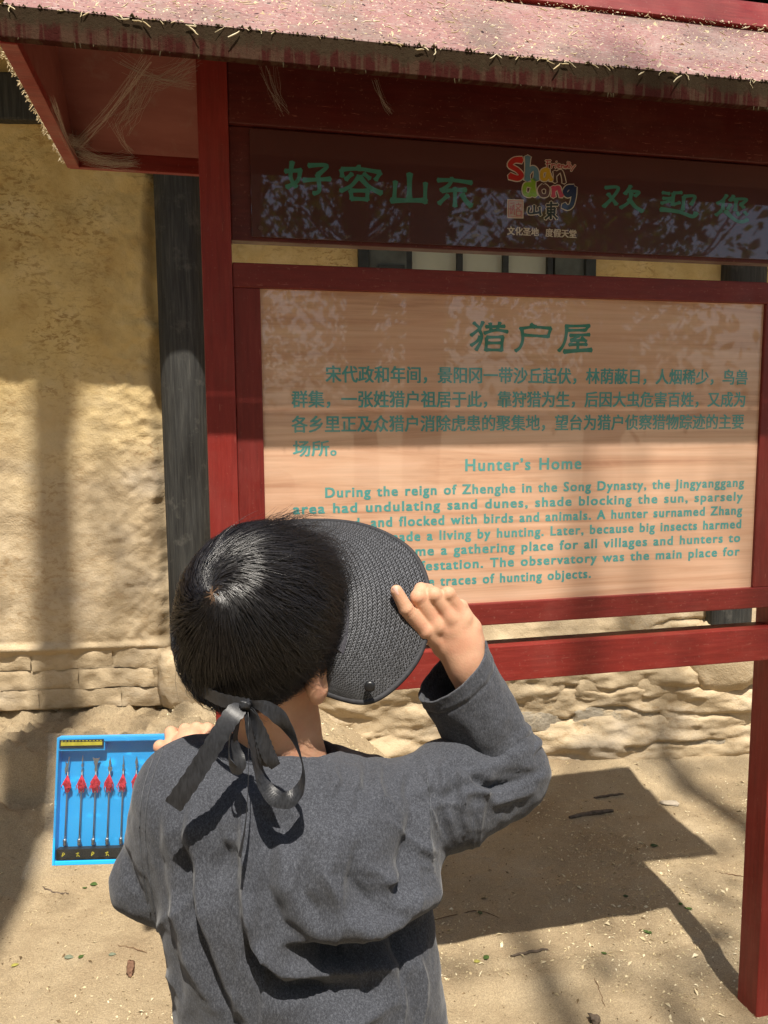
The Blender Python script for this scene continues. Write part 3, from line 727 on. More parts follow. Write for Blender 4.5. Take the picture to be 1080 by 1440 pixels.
def nets(fn, lo, hi, h):
    lo = np.array(lo, float); hi = np.array(hi, float); n = np.ceil((hi - lo) / h).astype(int) + 1
    ax = [(lo[i] + h * np.arange(n[i])).astype(np.float32) for i in range(3)]
    D = np.empty(tuple(n), np.float32)
    for i0 in range(0, n[0], 24):
        G = np.stack(np.meshgrid(ax[0][i0:i0 + 24], ax[1], ax[2], indexing='ij'), -1); D[i0:i0 + 24] = fn(G)
    S = D < 0
    acc = np.zeros(tuple(n - 1) + (3,), np.float32); cnt = np.zeros(tuple(n - 1), np.float32)
    def sl(o): return tuple(slice(oo, oo + m - 1) for oo, m in zip(o, n))
    corners = [(i, j, k) for i in (0, 1) for j in (0, 1) for k in (0, 1)]
    for a in corners:
        for d in range(3):
            if a[d]: continue
            b = list(a); b[d] = 1; b = tuple(b)
            sa, sb = S[sl(a)], S[sl(b)]; cr = sa != sb
            if not cr.any(): continue
            da, db = D[sl(a)][cr], D[sl(b)][cr]; t = da / (da - db)
            p = np.tile(np.array(a, np.float32), (len(t), 1)); p[:, d] = t
            acc[cr] += p; cnt[cr] += 1
    act = cnt > 0; idx = -np.ones(act.shape, np.int64); idx[act] = np.arange(act.sum())
    ii = np.argwhere(act); V = (ii + acc[act] / cnt[act][:, None]) * h + lo
    F = []
    for d in range(3):
        u, v = (d + 1) % 3, (d + 2) % 3
        s0 = [slice(None)] * 3; s1 = [slice(None)] * 3
        s0[d] = slice(0, n[d] - 1); s1[d] = slice(1, n[d])
        for q in (u, v): s0[q] = slice(1, n[q] - 1); s1[q] = slice(1, n[q] - 1)
        A, B = S[tuple(s0)], S[tuple(s1)]
        for flip, m in ((False, A & ~B), (True, ~A & B)):
            e = np.argwhere(m)
            if not len(e): continue
            e[:, u] += 1; e[:, v] += 1
            def g_(du, dv):
                q = e.copy(); q[:, u] -= du; q[:, v] -= dv; return idx[q[:, 0], q[:, 1], q[:, 2]]
            quad = np.stack([g_(1, 1), g_(0, 1), g_(0, 0), g_(1, 0)], 1)
            F.append(quad[:, ::-1] if flip else quad)
    return V, np.concatenate(F)
def vnormals(V, F):
    n = np.cross(V[F[:, 2]] - V[F[:, 0]], V[F[:, 3]] - V[F[:, 1]]); N = np.zeros_like(V)
    for k in range(4): np.add.at(N, F[:, k], n)
    return N / (np.linalg.norm(N, axis=1)[:, None] + 1e-12)
def relax(V, F, it=2, lam=.5):
    E = np.concatenate([F[:, [i, (i + 1) % 4]] for i in range(4)])
    for _ in range(it):
        A = np.zeros_like(V); c = np.zeros(len(V)); np.add.at(A, E[:, 0], V[E[:, 1]]); np.add.at(c, E[:, 0], 1)
        V = V + lam * (A / np.maximum(c, 1)[:, None] - V)
    return V
def cat_rom(pts, n):
    pts = [np.array(p, float) for p in pts]; out = []
    m = len(pts) - 1
    for u in np.linspace(0, m, n):
        i = min(int(u), m - 1); t = u - i
        p0, p1, p2, p3 = pts[max(i - 1, 0)], pts[i], pts[i + 1], pts[min(i + 2, m)]
        out.append(.5 * ((2 * p1) + (-p0 + p2) * t + (2 * p0 - 5 * p1 + 4 * p2 - p3) * t * t + (-p0 + 3 * p1 - 3 * p2 + p3) * t ** 3))
    return np.array(out)

# ---------------------------------------------------------------- the child
BASE = np.array([-.105, .84, 0.])
person = thing('person', 'child from behind in charcoal sweatshirt, reading the sign, right hand raised to a black visor', 'person', BASE)
def local(V): return V - BASE
HC = PW(370, 884, .875); YAW = R(30)
hf = np.array([math.sin(YAW), math.cos(YAW), .10]); hf /= np.linalg.norm(hf)        # face direction, chin a little up
hr_ = np.array([math.cos(YAW), -math.sin(YAW), 0.]); hu = np.cross(hr_, hf)
HM = np.stack([hr_, hf, hu], 1)     # world->head via q @ HM
def HP(a, b, c): return HC + a * hr_ + b * hf + c * hu
NB = PW(398, 1092, .86)              # back of neck base
SHL, SHR = PW(248, 1100, .865), PW(535, 1150, .885)
ELR = PW(713, 1086, .965); WRR = PW(654, 930, .925)
ELL = PW(213, 1236, .90); WRL = PW(262, 1062, 1.045)
CH = PW(412, 1200, .865); HIP = np.array([-.075, .845, .72])
def head_sdf(P):
    d = ell(P, HP(0, -.006, .012), (.069, .084, .086), HM)
    d = smin(d, ell(P, HP(0, .022, -.040), (.052, .060, .062), HM), .03)      # face, jaw
    d = smin(d, cone(P, HP(0, .050, -.085), HP(0, .030, -.07), .018, .03), .02)   # chin
    d = smin(d, cone(P, HP(0, .082, -.018), HP(0, .094, -.036), .006, .0095), .012)  # nose
    for s in (-1, 1):
        d = smax(d, -ell(P, HP(s * .029, .092, -.004), (.016, .012, .010), HM), .008)   # eye sockets
        d = smin(d, ell(P, HP(s * .029, .074, -.005), (.011, .010, .009), HM), .002)
        e = ell(P, HP(s * .072, -.004, -.047), (.010, .019, .029), HM)
        e = smax(e, -ell(P, HP(s * .084, .000, -.044), (.008, .011, .017), HM), .003)
        d = smin(d, e, .004)
    d = smin(d, ell(P, HP(0, .078, -.056), (.019, .009, .006), HM), .004)     # lips
    d = smax(d, -ell(P, HP(0, .089, -.056), (.018, .006, .0014), HM), .001)
    return d
NT = HP(.004, -.016, -.055)
def neck_sdf(P):
    return smin(cone(P, NT, (NT + NB) / 2 + np.array([0, .03, 0]), .045, .045), cone(P, (NT + NB) / 2 + np.array([0, .03, 0]), NB + np.array([0, .045, -.06]), .045, .06), .02)
def body_sdf(P):
    d = smin(head_sdf(P), neck_sdf(P), .018)
    q = P * np.array([1, 1.35, 1], np.float32)
    s = lambda p: np.array(p) * np.array([1, 1.35, 1])
    d = smin(d, cone(q, s(CH + [0, .035, .0]), s(HIP + [0, 0, .05]), .115, .105) * .8, .04)
    for a, b, c, ra, rb, rc in ((SHL + [.02, .03, -.02], ELL + [0, .01, .01], WRL, .040, .030, .022), (SHR + [-.03, .03, -.02], ELR, WRR, .042, .032, .024)):
        d = smin(d, cone(P, a, b, ra, rb), .03); d = smin(d, cone(P, b, c, rb, rc), .01)
    for sx in (-1, 1):
        h_, k_, a_ = HIP + [sx * .065, 0, -.02], np.array([HIP[0] + sx * .075, .84, .40]), np.array([HIP[0] + sx * .085, .845 + .02 * sx, .07])
        d = smin(d, cone(P, h_, k_, .075, .048), .03); d = smin(d, cone(P, k_, a_, .046, .030), .02)
        d = smin(d, cone(P, a_ - [0, 0, .025], a_ + [sx * .03, .13, -.045], .028, .02), .02)
    return d
SKIN = Mat('child_skin', .55, .3)
_c = SKIN.ramp(SKIN.noise(35, 4), [(.3, (.50, .27, .165)), (.7, (.60, .35, .225))])
_r = SKIN.ramp(SKIN.noise(55, 3), [(.45, 0.), (.7, .35)]); _c = SKIN.mix(_r, _c, (.58, .24, .16)); SKIN.col(_c); SKIN.set(Subsurface_Weight=.14, Subsurface_Scale=.012); SKIN.b.inputs['Subsurface Radius'].default_value = (1., .35, .18)
SKIN.bump(SKIN.noise(420, 5, .65), .35, .0012); SKINM = SKIN.m
parts = []
V, F = nets(lambda P: smax(body_sdf(P), P[..., 2] - 1.12, .0001), (-.42, .60, -.02), (.24, 1.2, 1.135), .010); parts.append((V, F))
V, F = nets(lambda P: smax(smin(head_sdf(P), neck_sdf(P), .018), 1.09 - P[..., 2], .0001), HC - [.13, .13, .23], HC + [.13, .15, .12], .0026); parts.append((relax(V, F, 1), F))
# right hand: back of the hand towards us, thumb on the brim, fingers hooked over its edge
TH = [PW(622, 908, .927), PW(597, 887, .908), PW(571, 856, .893), PW(557.5, 831, .889)]
IX = [PW(613, 880, .916), PW(588.5, 840, .903), PW(592, 829, .914), PW(603, 829, .934)]
MI = [PW(633, 868, .917), PW(610.5, 837, .907), PW(606, 834, .930), PW(604, 850, .950)]
RI = [PW(650, 870, .922), PW(630, 836, .912), PW(622, 838, .938), PW(612, 858, .958)]
LI = [PW(664, 882, .932), PW(648, 853, .926), PW(636, 852, .948), PW(622, 868, .966)]
def hand_sdf(P):
    d = cone(P, PW(648, 903, .936), PW(638, 884, .932), .0215, .0205)
    d = smin(d, cone(P, PW(616, 884, .922), PW(659, 886, .934), .0120, .0120), .014)
    d = smin(d, cone(P, PW(640, 878, .930), PW(655, 912, .936), .019, .020), .015)
    d = smin(d, cone(P, PW(624, 908, .930), PW(648, 920, .936), .015, .018), .012)
    d = smin(d, cone(P, PW(650, 908, .934), PW(657, 938, .934), .0205, .0190), .015)
    d = smin(d, cone(P, PW(657, 938, .934), ELR * .4 + WRR * .6, .0190, .024), .02)
    for ch, rr_ in ((TH, (.0112, .0094, .0086, .0070)), (IX, (.0112, .0093, .0082, .0070)), (MI, (.0108, .0090, .0079, .0070)), (RI, (.0102, .0087, .0076, .0068)), (LI, (.0094, .0080, .0070, .0062))):
        f = cone(P, ch[0], ch[1], rr_[0], rr_[1])
        for k in (1, 2): f = smin(f, cone(P, ch[k], ch[k + 1], rr_[k], rr_[k + 1]), .0015)
        f = smin(f, np.sqrt(((P - ch[1].astype(np.float32)) ** 2).sum(-1)) - rr_[1] * .98, .003)
        d = smin(d, f, .0032)
    for ch in (IX, MI, RI, LI):     # knuckles
        d = smin(d, np.sqrt(((P - (ch[0] - FW * .003).astype(np.float32)) ** 2).sum(-1)) - .0078, .009)
    for ch in (IX, MI, RI, LI):
        ax_ = (ch[1] - ch[0]) / np.linalg.norm(ch[1] - ch[0])
        for o in (-.0050, -.0032, -.0016):
            a_ = ch[1] + ax_ * o; dd_ = (P - a_.astype(np.float32)) @ ax_.astype(np.float32)
            d = d + .00050 * np.exp(-(dd_ / .00055) ** 2) * np.exp(-(((P - (a_ - FW * .008).astype(np.float32)) ** 2).sum(-1)) / .0065 ** 2)
    # crease across the thumb joint
    for o in (-.0022, .0016):
        a_ = TH[2] + (TH[1] - TH[2]) * .12 + (TH[1] - TH[2]) / np.linalg.norm(TH[1] - TH[2]) * o
        dd_ = (P - a_.astype(np.float32)) @ ((TH[1] - TH[2]) / np.linalg.norm(TH[1] - TH[2])).astype(np.float32)
        near = np.exp(-(((P - a_.astype(np.float32)) ** 2).sum(-1)) / .009 ** 2)
        d = d + .0009 * np.exp(-(dd_ / .0006) ** 2) * near
    return d
c_ = (TH[3] + WRR) / 2
V, F = nets(hand_sdf, np.minimum(TH[3], ELR * .35 + WRR * .65) - [.03, .04, .04], np.maximum(LI[1], ELR * .35 + WRR * .65) + [.04, .055, .04], .00115); parts.append((relax(V, F, 1), F))
# left hand, gripping the top of the toy box
LH = [(PW(242, 1042, 1.035), PW(240, 1030, 1.045)), (PW(260, 1036, 1.035), PW(260, 1026, 1.047)), (PW(276, 1034, 1.035), PW(276, 1024, 1.047)), (PW(291, 1036, 1.035), PW(291, 1025, 1.045))]
def lhand_sdf(P):
    d = cone(P, PW(262, 1075, 1.03), PW(268, 1052, 1.03), .024, .026)
    d = smin(d, cone(P, PW(262, 1075, 1.03), WRL * .7 + ELL * .3 , .023, .026), .02)
    for a, b in LH:
        d = smin(d, cone(P, a, b, .0092, .0082), .003)
        d = smin(d, cone(P, b, b + (a - b) * .6 + FW * .022, .0080, .0068), .002)
    d = smin(d, cone(P, PW(240, 1062, 1.025), PW(225, 1050, 1.022), .012, .009), .006)
    return d
V, F = nets(lhand_sdf, WRL - [.08, .12, .10], WRL + [.07, .07, .08], .0018); parts.append((relax(V, F, 1), F))
def merge(parts):
    Vs = []; Fs = []; b = 0
    for V, F in parts: Vs.append(V); Fs.append(F + b); b += len(V)
    return np.concatenate(Vs), np.concatenate(Fs)
V, F = merge(parts)
body = mesh_np('body', local(V), F, SKINM, person, True)
# thumb nail
NAIL = Mat('finger_nail', .25, .5); NAIL.col((.66, .40, .33)); NAIL = NAIL.m
nd = (TH[3] - TH[2]); nd /= np.linalg.norm(nd); nn = -FW - (-FW @ nd) * nd; nn /= np.linalg.norm(nn); ns = np.cross(nd, nn)
Vn = []; Fn = []
for i in range(7):
    for j in range(7):
        u, v = (i / 6 - .5), (j / 6)
        wv_ = .0058 * (1 - .25 * abs(2 * v - 1) ** 3); ang = u * 1.7
        Vn.append(TH[3] + nd * (-.003 + .0095 * v) + ns * (math.sin(ang) * wv_ * .9) + nn * (math.cos(ang) * .0078 - .0004 - .0018 * v * v))
for i in range(6):
    for j in range(6): Fn.append((i * 7 + j, i * 7 + j + 1, i * 7 + j + 8, i * 7 + j + 7))
mesh_np('thumbnail', local(np.array(Vn)), Fn, NAIL, person, True)

# ---- sweatshirt
def shirt_sdf(P):
    s = lambda p, k=1.38: np.array(p) * np.array([1, k, 1])
    q = P * np.array([1, 1.38, 1], np.float32)
    d = cone(q, s(PW(413, 1235, .875)), s(np.array([HIP[0] + .01, .835, .66])), .150, .158) * .78
    d = smin(d, cone(P, SHL + [.028, .012, -.035], SHR + [-.045, .012, -.030], .064, .066), .05)
    d = smin(d, cone(P, SHL + [.012, .01, -.012], NB + [0, .035, -.030], .050, .048), .03)
    d = smin(d, cone(P, SHR + [-.04, .01, -.012], NB + [0, .035, -.030], .052, .048), .03)
    d = smin(d, cone(P, SHL + [.008, .01, -.02], ELL, .050, .043), .025)
    d = smin(d, cone(P, ELL, WRL, .043, .034), .012)
    d = smin(d, cone(P, SHR + [-.03, .01, -.02], SHR * .45 + ELR * .55, .068, .056), .035)
    d = smin(d, cone(P, SHR * .45 + ELR * .55, ELR, .056, .049), .02)
    d = smin(d, cone(P, ELR, ELR * .80 + WRR * .20, .048, .046), .010)
    d = smin(d, cone(P, PW(448, 1074, .93), PW(530, 1096, .95), .024, .030), .015)      # front of the top, rucked up beside the neck
    # neck opening
    nk = cone(P, NB + [.004, .045, -.025], NB + [.004, .045, .08], .050, .060)
    d = smax(d, -nk, .004)
    # neckband
    ang = P - (NB + [.004, .045, -.004]).astype(np.float32)
    return d
V, F = nets(shirt_sdf, (-.40, .62, .80), (.26, 1.12, 1.22), .0034)
V = relax(V, F, 2); N = vnormals(V, F)
V2, F2 = nets(shirt_sdf, (-.32, .62, .60), (.18, 1.08, .806), .009)
def segdist(px, py, pts):
    best = np.full(px.shape, 1e9); tt = np.zeros(px.shape); sd = np.zeros(px.shape)
    n = len(pts) - 1
    for i in range(n):
        ax_, ay_ = pts[i]; bx_, by_ = pts[i + 1]; dx, dy = bx_ - ax_, by_ - ay_; L = dx * dx + dy * dy
        t = np.clip(((px - ax_) * dx + (py - ay_) * dy) / L, 0, 1); ex, ey = px - ax_ - t * dx, py - ay_ - t * dy
        d = np.hypot(ex, ey); m = d < best; best = np.where(m, d, best); tt = np.where(m, (i + t) / n, tt); sd = np.where(m, np.sign(dx * (py - ay_) - dy * (px - ax_)), sd)
    return best, tt, sd
# cloth folds of the back, laid along curves over the body
FOLDS = [  # points, width, height
    ([(344, 1120), (346, 1194), (350, 1260), (361, 1320), (398, 1362), (452, 1378), (515, 1374), (570, 1366)], 14, .020),
    ([(328, 1170), (330, 1290), (350, 1347), (392, 1396), (452, 1410), (520, 1404)], 12, -.012),
    ([(372, 1150), (372, 1250), (395, 1300), (440, 1325)], 16, -.010),
    ([(470, 1175), (455, 1225), (480, 1280), (520, 1300)], 14, .009),
    ([(495, 1195), (490, 1235), (520, 1275), (560, 1280)], 12, -.008),
    ([(432, 1190), (425, 1250), (450, 1290)], 11, -.006),
    ([(505, 1215), (540, 1235), (575, 1225)], 10, .006),
    ([(262, 1110), (258, 1180), (270, 1280), (300, 1380), (330, 1445)], 9, -.009),
    ([(280, 1120), (276, 1190), (290, 1290), (322, 1390), (355, 1450)], 14, .007),
    ([(245, 1240), (262, 1330), (300, 1420)], 12, .006),
    ([(232, 1110), (226, 1180), (232, 1250), (246, 1330), (262, 1440)], 9, -.004),
    ([(300, 1140), (312, 1200), (306, 1260)], 11, -.007),
    ([(580, 1130), (572, 1180), (560, 1240), (530, 1290)], 10, -.007),
    ([(600, 1125), (598, 1175), (600, 1230)], 10, .006),
    ([(630, 1105), (622, 1150), (628, 1200)], 9, -.006),
    ([(660, 1090), (650, 1130), (662, 1180)], 9, .005),
    ([(520, 1095), (500, 1120), (505, 1160)], 8, -.004),
    ([(545, 1094), (535, 1120), (560, 1150)], 7, .004),
    ([(640, 1075), (690, 1110), (745, 1095)], 8, -.010),
    ([(650, 1090), (695, 1128), (748, 1112)], 8, .008),
    ([(560, 1412), (500, 1440), (440, 1450)], 14, .008),
    ([(620, 1300), (600, 1360), (605, 1440)], 12, .005),
    ([(590, 1300), (575, 1360), (585, 1440)], 10, -.006),
    ([(170, 1180), (185, 1230), (205, 1270)], 7, -.005),
]
def fold_disp(V, N):
    px, py, z = to_px(V); face = np.clip(-(N @ FW) * 2.2, 0, 1); o = np.zeros(len(V))
    for pts, wd, amp in FOLDS:
        wd, amp = wd * .85, amp * 1.3
        d, t, sd = segdist(px, py, pts)
        o += amp * np.exp(-(d / wd) ** (1.45 if amp > 0 else 1.7)) * np.sin(np.pi * np.clip(t, .06, .94)) ** .5 * (.85 + .3 * vn(np.stack([px / 40, py / 40, px * 0], -1), 3))
    # the cloth of the raised arm hangs over the flank
    d, t, sd = segdist(px, py, [(640, 1262), (585, 1283), (530, 1306), (470, 1318), (430, 1305)])
    wq = sstep(385, 470, px) * sstep(645, 622, px)
    o += wq * np.where(sd > 0, .020 * np.exp(-(d / 42) ** 2), -.020 * (1 - np.exp(-(d / 7) ** 2)) * np.exp(-(d / 95) ** 2)) if False else 0
    below = (py - np.interp(px, [430, 470, 530, 585, 640], [1332, 1324, 1312, 1284, 1256]))
    o += wq * (.020 * np.exp(-((below + 20) / 26) ** 2) - .038 * sstep(-5, 6, below) * np.exp(-(np.maximum(below, 0) / 80) ** 2))
    q = V * np.array([9, 9, 4.5])
    for bx_, by_, br_, ba_ in ((485, 1195, 75, .014), (268, 1165, 40, .009), (305, 1215, 34, -.012), (392, 1160, 30, -.010), (420, 1260, 40, .007), (455, 1345, 40, -.006), (560, 1200, 32, -.007)):
        o += ba_ * np.exp(-(((px - bx_) ** 2 + (py - by_) ** 2) / br_ ** 2))
    # fine drag wrinkles fanning out from the armpit
    ang_ = np.arctan2(py - 1235, px - 650); rr_ = np.hypot(px - 650, py - 1235)
    rid = 1 - np.abs(vn(np.stack([ang_ * 6.5 + .006 * rr_, rr_ / 120, px * 0], -1), 44)) * 1.6
    o += .0055 * np.clip(rid, 0, 1) ** 3 * np.exp(-((rr_ - 85) / 75) ** 2) * sstep(30, 75, rr_)
    rid2 = 1 - np.abs(vn(np.stack([px / 30 + py / 190, py / 95, px * 0], -1), 47)) * 1.7
    o += .0042 * np.clip(rid2, 0, 1) ** 3 * sstep(1130, 1230, py)
    o = o * face
    o += .0046 * fbm(q, 3, 51) + .0010 * fbm(V * 60, 2, 52)
    return o
V = V + N * fold_disp(V, N)[:, None]
# gathers where the raised arm meets the shoulder
px, py, z = to_px(V)
gth = np.exp(-((py - 1098) / 26) ** 2) * sstep(430, 470, px) * sstep(680, 640, px)
V = V + N * (gth * .0042 * np.sin(px / 5.2 + 2.2 * vn(np.stack([px / 25, py / 18, px * 0], -1), 9)))[:, None]
elb = np.exp(-(((px - 690) / 70) ** 2 + ((py - 1100) / 45) ** 2))
V = V + N * (elb * .0045 * np.sin((py * .95 + px * .25) / 6.5 + 2.0 * vn(np.stack([px / 30, py / 20, px * 0], -1), 14)))[:, None]
N2 = vnormals(V2, F2); V2 = V2 + N2 * (fold_disp(V2, N2) )[:, None]
# forearm sleeve with an open, slightly flared cuff
ax0, ax1 = ELR * .97 + WRR * .03, PW(637, 942, .930)
D_ = ax1 - ax0; Ls = np.linalg.norm(D_); D_ /= Ls
U_ = np.cross(D_, FW); U_ /= np.linalg.norm(U_); W_ = np.cross(D_, U_)
tn = 120; an = 96
prof = [(i / 99., 0) for i in range(100)] + [(1 - i / 19. * .35, .0030) for i in range(20)]
T_ = np.array([p[0] for p in prof]); In = np.array([p[1] for p in prof])
A_ = np.linspace(0, 2 * math.pi, an, endpoint=False)
TT, AA = np.meshgrid(T_, A_, indexing='ij'); II = np.repeat(In[:, None], an, 1)
CP = np.stack([np.cos(AA) * 1.5, np.sin(AA) * 1.5, TT * 3], -1)
rad = .0500 + (.0510 - .0500) * TT - .002 * np.sin(TT * 3.14)
wrk = np.exp(-((TT - .12) / .16) ** 2) * .0045 * np.sin(TT * 42 + 2.5 * vn(CP, 5) + AA) + .0026 * fbm(CP * 1.2, 3, 6) + .0012 * np.exp(-((TT - .86) / .012) ** 2) * -1 + .0008 * np.exp(-((TT - .90) / .02) ** 2)
rad = rad + wrk - II
skew = (np.cos(AA) * -.012) * TT ** 3     # the cuff edge runs slantwise
PT = ax0 + (TT * Ls + skew)[..., None] * D_ + (rad * np.cos(AA))[..., None] * U_ + (rad * .92 * np.sin(AA))[..., None] * W_
V3 = PT.reshape(-1, 3); I = np.arange(tn * an).reshape(tn, an)
F3 = np.stack([I[:-1], np.roll(I, -1, 1)[:-1], np.roll(I, -1, 1)[1:], I[1:]], -1).reshape(-1, 4)
Vs, Fs = merge([(V, F), (V2, F2), (V3, F3[:, ::-1])])
CLOTH = Mat('charcoal_heather_jersey', .92, .12)
_h1 = CLOTH.noise(1100, 2, .5, (1, 1, .5)); _h2 = CLOTH.noise(480, 3, .65, (1, 1, .45)); _h3 = CLOTH.noise(9, 4, .6)
_cc = CLOTH.ramp(CLOTH.math('ADD', CLOTH.math('MULTIPLY', _h1, .5), CLOTH.math('MULTIPLY', _h2, .5)), [(.34, (.027, .029, .035)), (.50, (.050, .053, .063)), (.66, (.094, .100, .116))])
_cc = CLOTH.mix(1., _cc, CLOTH.ramp(_h3, [(.3, .85), (.7, 1.1)]), 'MULTIPLY')
CLOTH.col(_cc); CLOTH.set(Sheen_Weight=.12, Sheen_Roughness=.5); CLOTH.bump(_h2, .35, .0012); CLOTHM = CLOTH.m
shirt = mesh_np('shirt', local(Vs), Fs, CLOTHM, person, True)
# ribbed neckband
from mathutils.bvhtree import BVHTree
bv = BVHTree.FromPolygons([Vector(v) for v in V], [tuple(map(int, f)) for f in F])
def on_shirt(px_, py_, lift=.0006):
    o_ = Vector((0, 0, CAM_H)); r = PW(px_, py_, 1.) - np.array([0, 0, CAM_H]); h = bv.ray_cast(o_, Vector(r).normalized())
    if h[0] is None: return None
    return h[0] + h[1].normalized() * (lift if h[1].dot(Vector(r)) < 0 else -lift)
SEAM = plain('seam_thread', (.085, .09, .10), .9, .1, .3, 300)
def seam(pts, r=.00075):
    q = [on_shirt(*p) for p in cat_rom(pts, 60)]; q = [p for p in q if p is not None]
    q = [a for i, a in enumerate(q) if i == 0 or (a - q[i - 1]).length < .03]
    mb = MB(); mb.tube([Vector(local(np.array(p))) for p in q], r, 5); mb.build('seam', SEAM, shirt, smooth=True)
seam([(601, 1094), (605, 1130), (607, 1165), (607, 1195)], .0006)
seam([(226, 1040), (204, 1102), (197, 1155), (201, 1222), (212, 1284)])
seam([(234, 1042), (212, 1104), (205, 1157), (209, 1222), (219, 1284)], .0006)
mb = MB(); ring = []
for a in np.linspace(0, 2 * math.pi, 60, endpoint=False):
    ring.append(NB + [.004 + .054 * math.cos(a), .045 + .052 * math.sin(a), -.004 - .004 * math.sin(a) ** 2 + .006 * math.sin(a)])
ring.append(ring[0])
mb.tube([Vector(local(p)) for p in ring], .0072, 10, False); nb_ = mb.build('neckband', CLOTHM, shirt, smooth=True)
# trousers and shoes (below the frame)
def trouser_sdf(P):
    d = cone(P, HIP + [-.045, 0, .02], HIP + [.045, 0, .02], .118, .118)
    for sx in (-1, 1):
        h_, k_, a_ = HIP + [sx * .065, 0, -.02], np.array([HIP[0] + sx * .078, .84, .40]), np.array([HIP[0] + sx * .085, .845 + .02 * sx, .09])
        d = smin(d, cone(P, h_, k_, .098, .070), .03); d = smin(d, cone(P, k_, a_, .070, .056), .03)
    return smax(smax(d, P[..., 2] - .80, .01), .055 - P[..., 2], .004)
V, F = nets(trouser_sdf, (-.34, .66, .03), (.18, 1.02, .83), .009); N = vnormals(V, F); V = V + N * (.006 * fbm(V * [10, 10, 5], 3, 61))[:, None]
mesh_np('trousers', local(V), F, plain('black_cotton', (.022, .022, .026), .9, .15, .2, 40), person, True)
SHOE = plain('dark_grey_shoe', (.05, .05, .055), .7, .3, .2, 40); SOLE = plain('white_rubber_sole', (.6, .6, .57), .6, .3, .1, 20)
for sx in (-1, 1):
    a_ = np.array([HIP[0] + sx * .085, .845 + .02 * sx, .05])
    def shoe(P): return smax(smin(cone(P, a_ - [0, .02, .005], a_ + [sx * .035, .15, -.012], .042, .034), cone(P, a_ + [0, 0, .02], a_ + [0, 0, .05], .040, .040), .02), .018 - P[..., 2], .004)
    V, F = nets(shoe, a_ - [.09, .1, .06], a_ + [.1, .22, .11], .006); s_ = mesh_np('shoe', local(V), F, SHOE, person, True)
    def sole(P): return smax(smax(cone(P * np.array([1, 1, .5], np.float32), (a_ - [0, .02, .03]) * [1, 1, .5], (a_ + [sx * .035, .15, -.03]) * [1, 1, .5], .047, .040), P[..., 2] - .022, .002), .000 - P[..., 2], .002)
    V, F = nets(sole, a_ - [.09, .1, .06], a_ + [.1, .22, .0], .005); mesh_np('sole', local(V), F, SOLE, s_, True)

# ---- hair: strands combed out from the whorl on the crown
HR3 = np.array([.0680, .0845, .0895])
wd_ = np.array([-.40, -.80, .50]); wd_ = wd_ @ HM; wd_ /= np.linalg.norm(wd_)     # whorl direction in head frame
def hp_unit(u, off):  # head frame unit dir(s) -> world with offset over the skull
    q = u * HR3 + u * off[..., None]
    return HC + (.012 * hu) - .006 * hf + q @ HM.T
t1 = np.cross(wd_, [0, 0, 1.]); t1 /= np.linalg.norm(t1); t2 = np.cross(wd_, t1)
r = np.random.default_rng(21)
NS, K = 37000, 8
th0 = np.arccos(1 - r.uniform(0, 1.75, NS)); ph0 = r.uniform(0, 2 * math.pi, NS)
Ln = r.uniform(.055, .085, NS) * (1 + .25 * (r.random(NS) < .12)); lay = r.uniform(0, 1, NS)
tt = np.linspace(0, 1, K)
TH_ = th0[:, None] + (Ln[:, None] / .088) * tt[None]
PH_ = ph0[:, None] + 1.5 * np.exp(-TH_ / .38) + (r.normal(size=NS) * .17)[:, None] * tt[None] ** 1.5
uu = (np.cos(TH_)[..., None] * wd_ + np.sin(TH_)[..., None] * (np.cos(PH_)[..., None] * t1 + np.sin(PH_)[..., None] * t2))
base = .004 + .013 * sstep(0, .75, th0)[:, None] * lay[:, None] + .009 * lay[:, None] * tt[None] * sstep(0, .5, th0)[:, None]
clump = vn(np.stack([np.cos(ph0) * 11, np.sin(ph0) * 11, th0 * 4.5], -1), 5) + .6 * vn(np.stack([np.cos(ph0) * 26, np.sin(ph0) * 26, th0 * 9], -1), 6)
PH_ += (clump * .075)[:, None] * tt[None]
# front of the crown: tufts pushed up by the visor band
front = sstep(.30, .75, uu[..., 1]) * sstep(-.1, .5, uu[..., 2])
spike = (r.random(NS) < .8)[:, None] * front * tt[None] ** 1.3 * (.016 + .022 * lay[:, None]) * sstep(-.5, .5, clump)[:, None]
off = base + .0024 * clump[:, None] * tt[None] + (r.random(NS) < .015)[:, None] * .014 * tt[None] ** 2 + spike + .003 * sstep(.35, .9, uu[..., 0] * .75 + uu[..., 1] * .65) * sstep(-.75, -.2, uu[..., 2]) + .0015 * vn(np.stack([TH_ * 7, PH_ * 5, lay[:, None] + 0 * TH_], -1), 9)
# hairline: drop everything under nape / in front of the ears / on the face
hz = uu[..., 2] * HR3[2]; hy = uu[..., 1] * HR3[1]
lim = np.where(hy < .0, -.083 + .030 * sstep(-.05, .02, hy), np.interp(hy, [0, .03, .05, .07, .1], [-.066, -.055, -.015, .035, .048]))
okp = hz > lim + (.006 * r.normal(size=NS))[:, None]
alive = np.cumprod(okp, 1).astype(bool)
keep = alive[:, 0] & (alive.sum(1) >= 3)
off = off * (1 - .55 * sstep(.025, -.0, hz - lim) * (hy < .04))
PTS = hp_unit(uu, off)
Lst = alive.sum(1)
Vh = []; Fh = []
PTS = PTS[keep]; Lst = Lst[keep]; n_ = len(PTS)
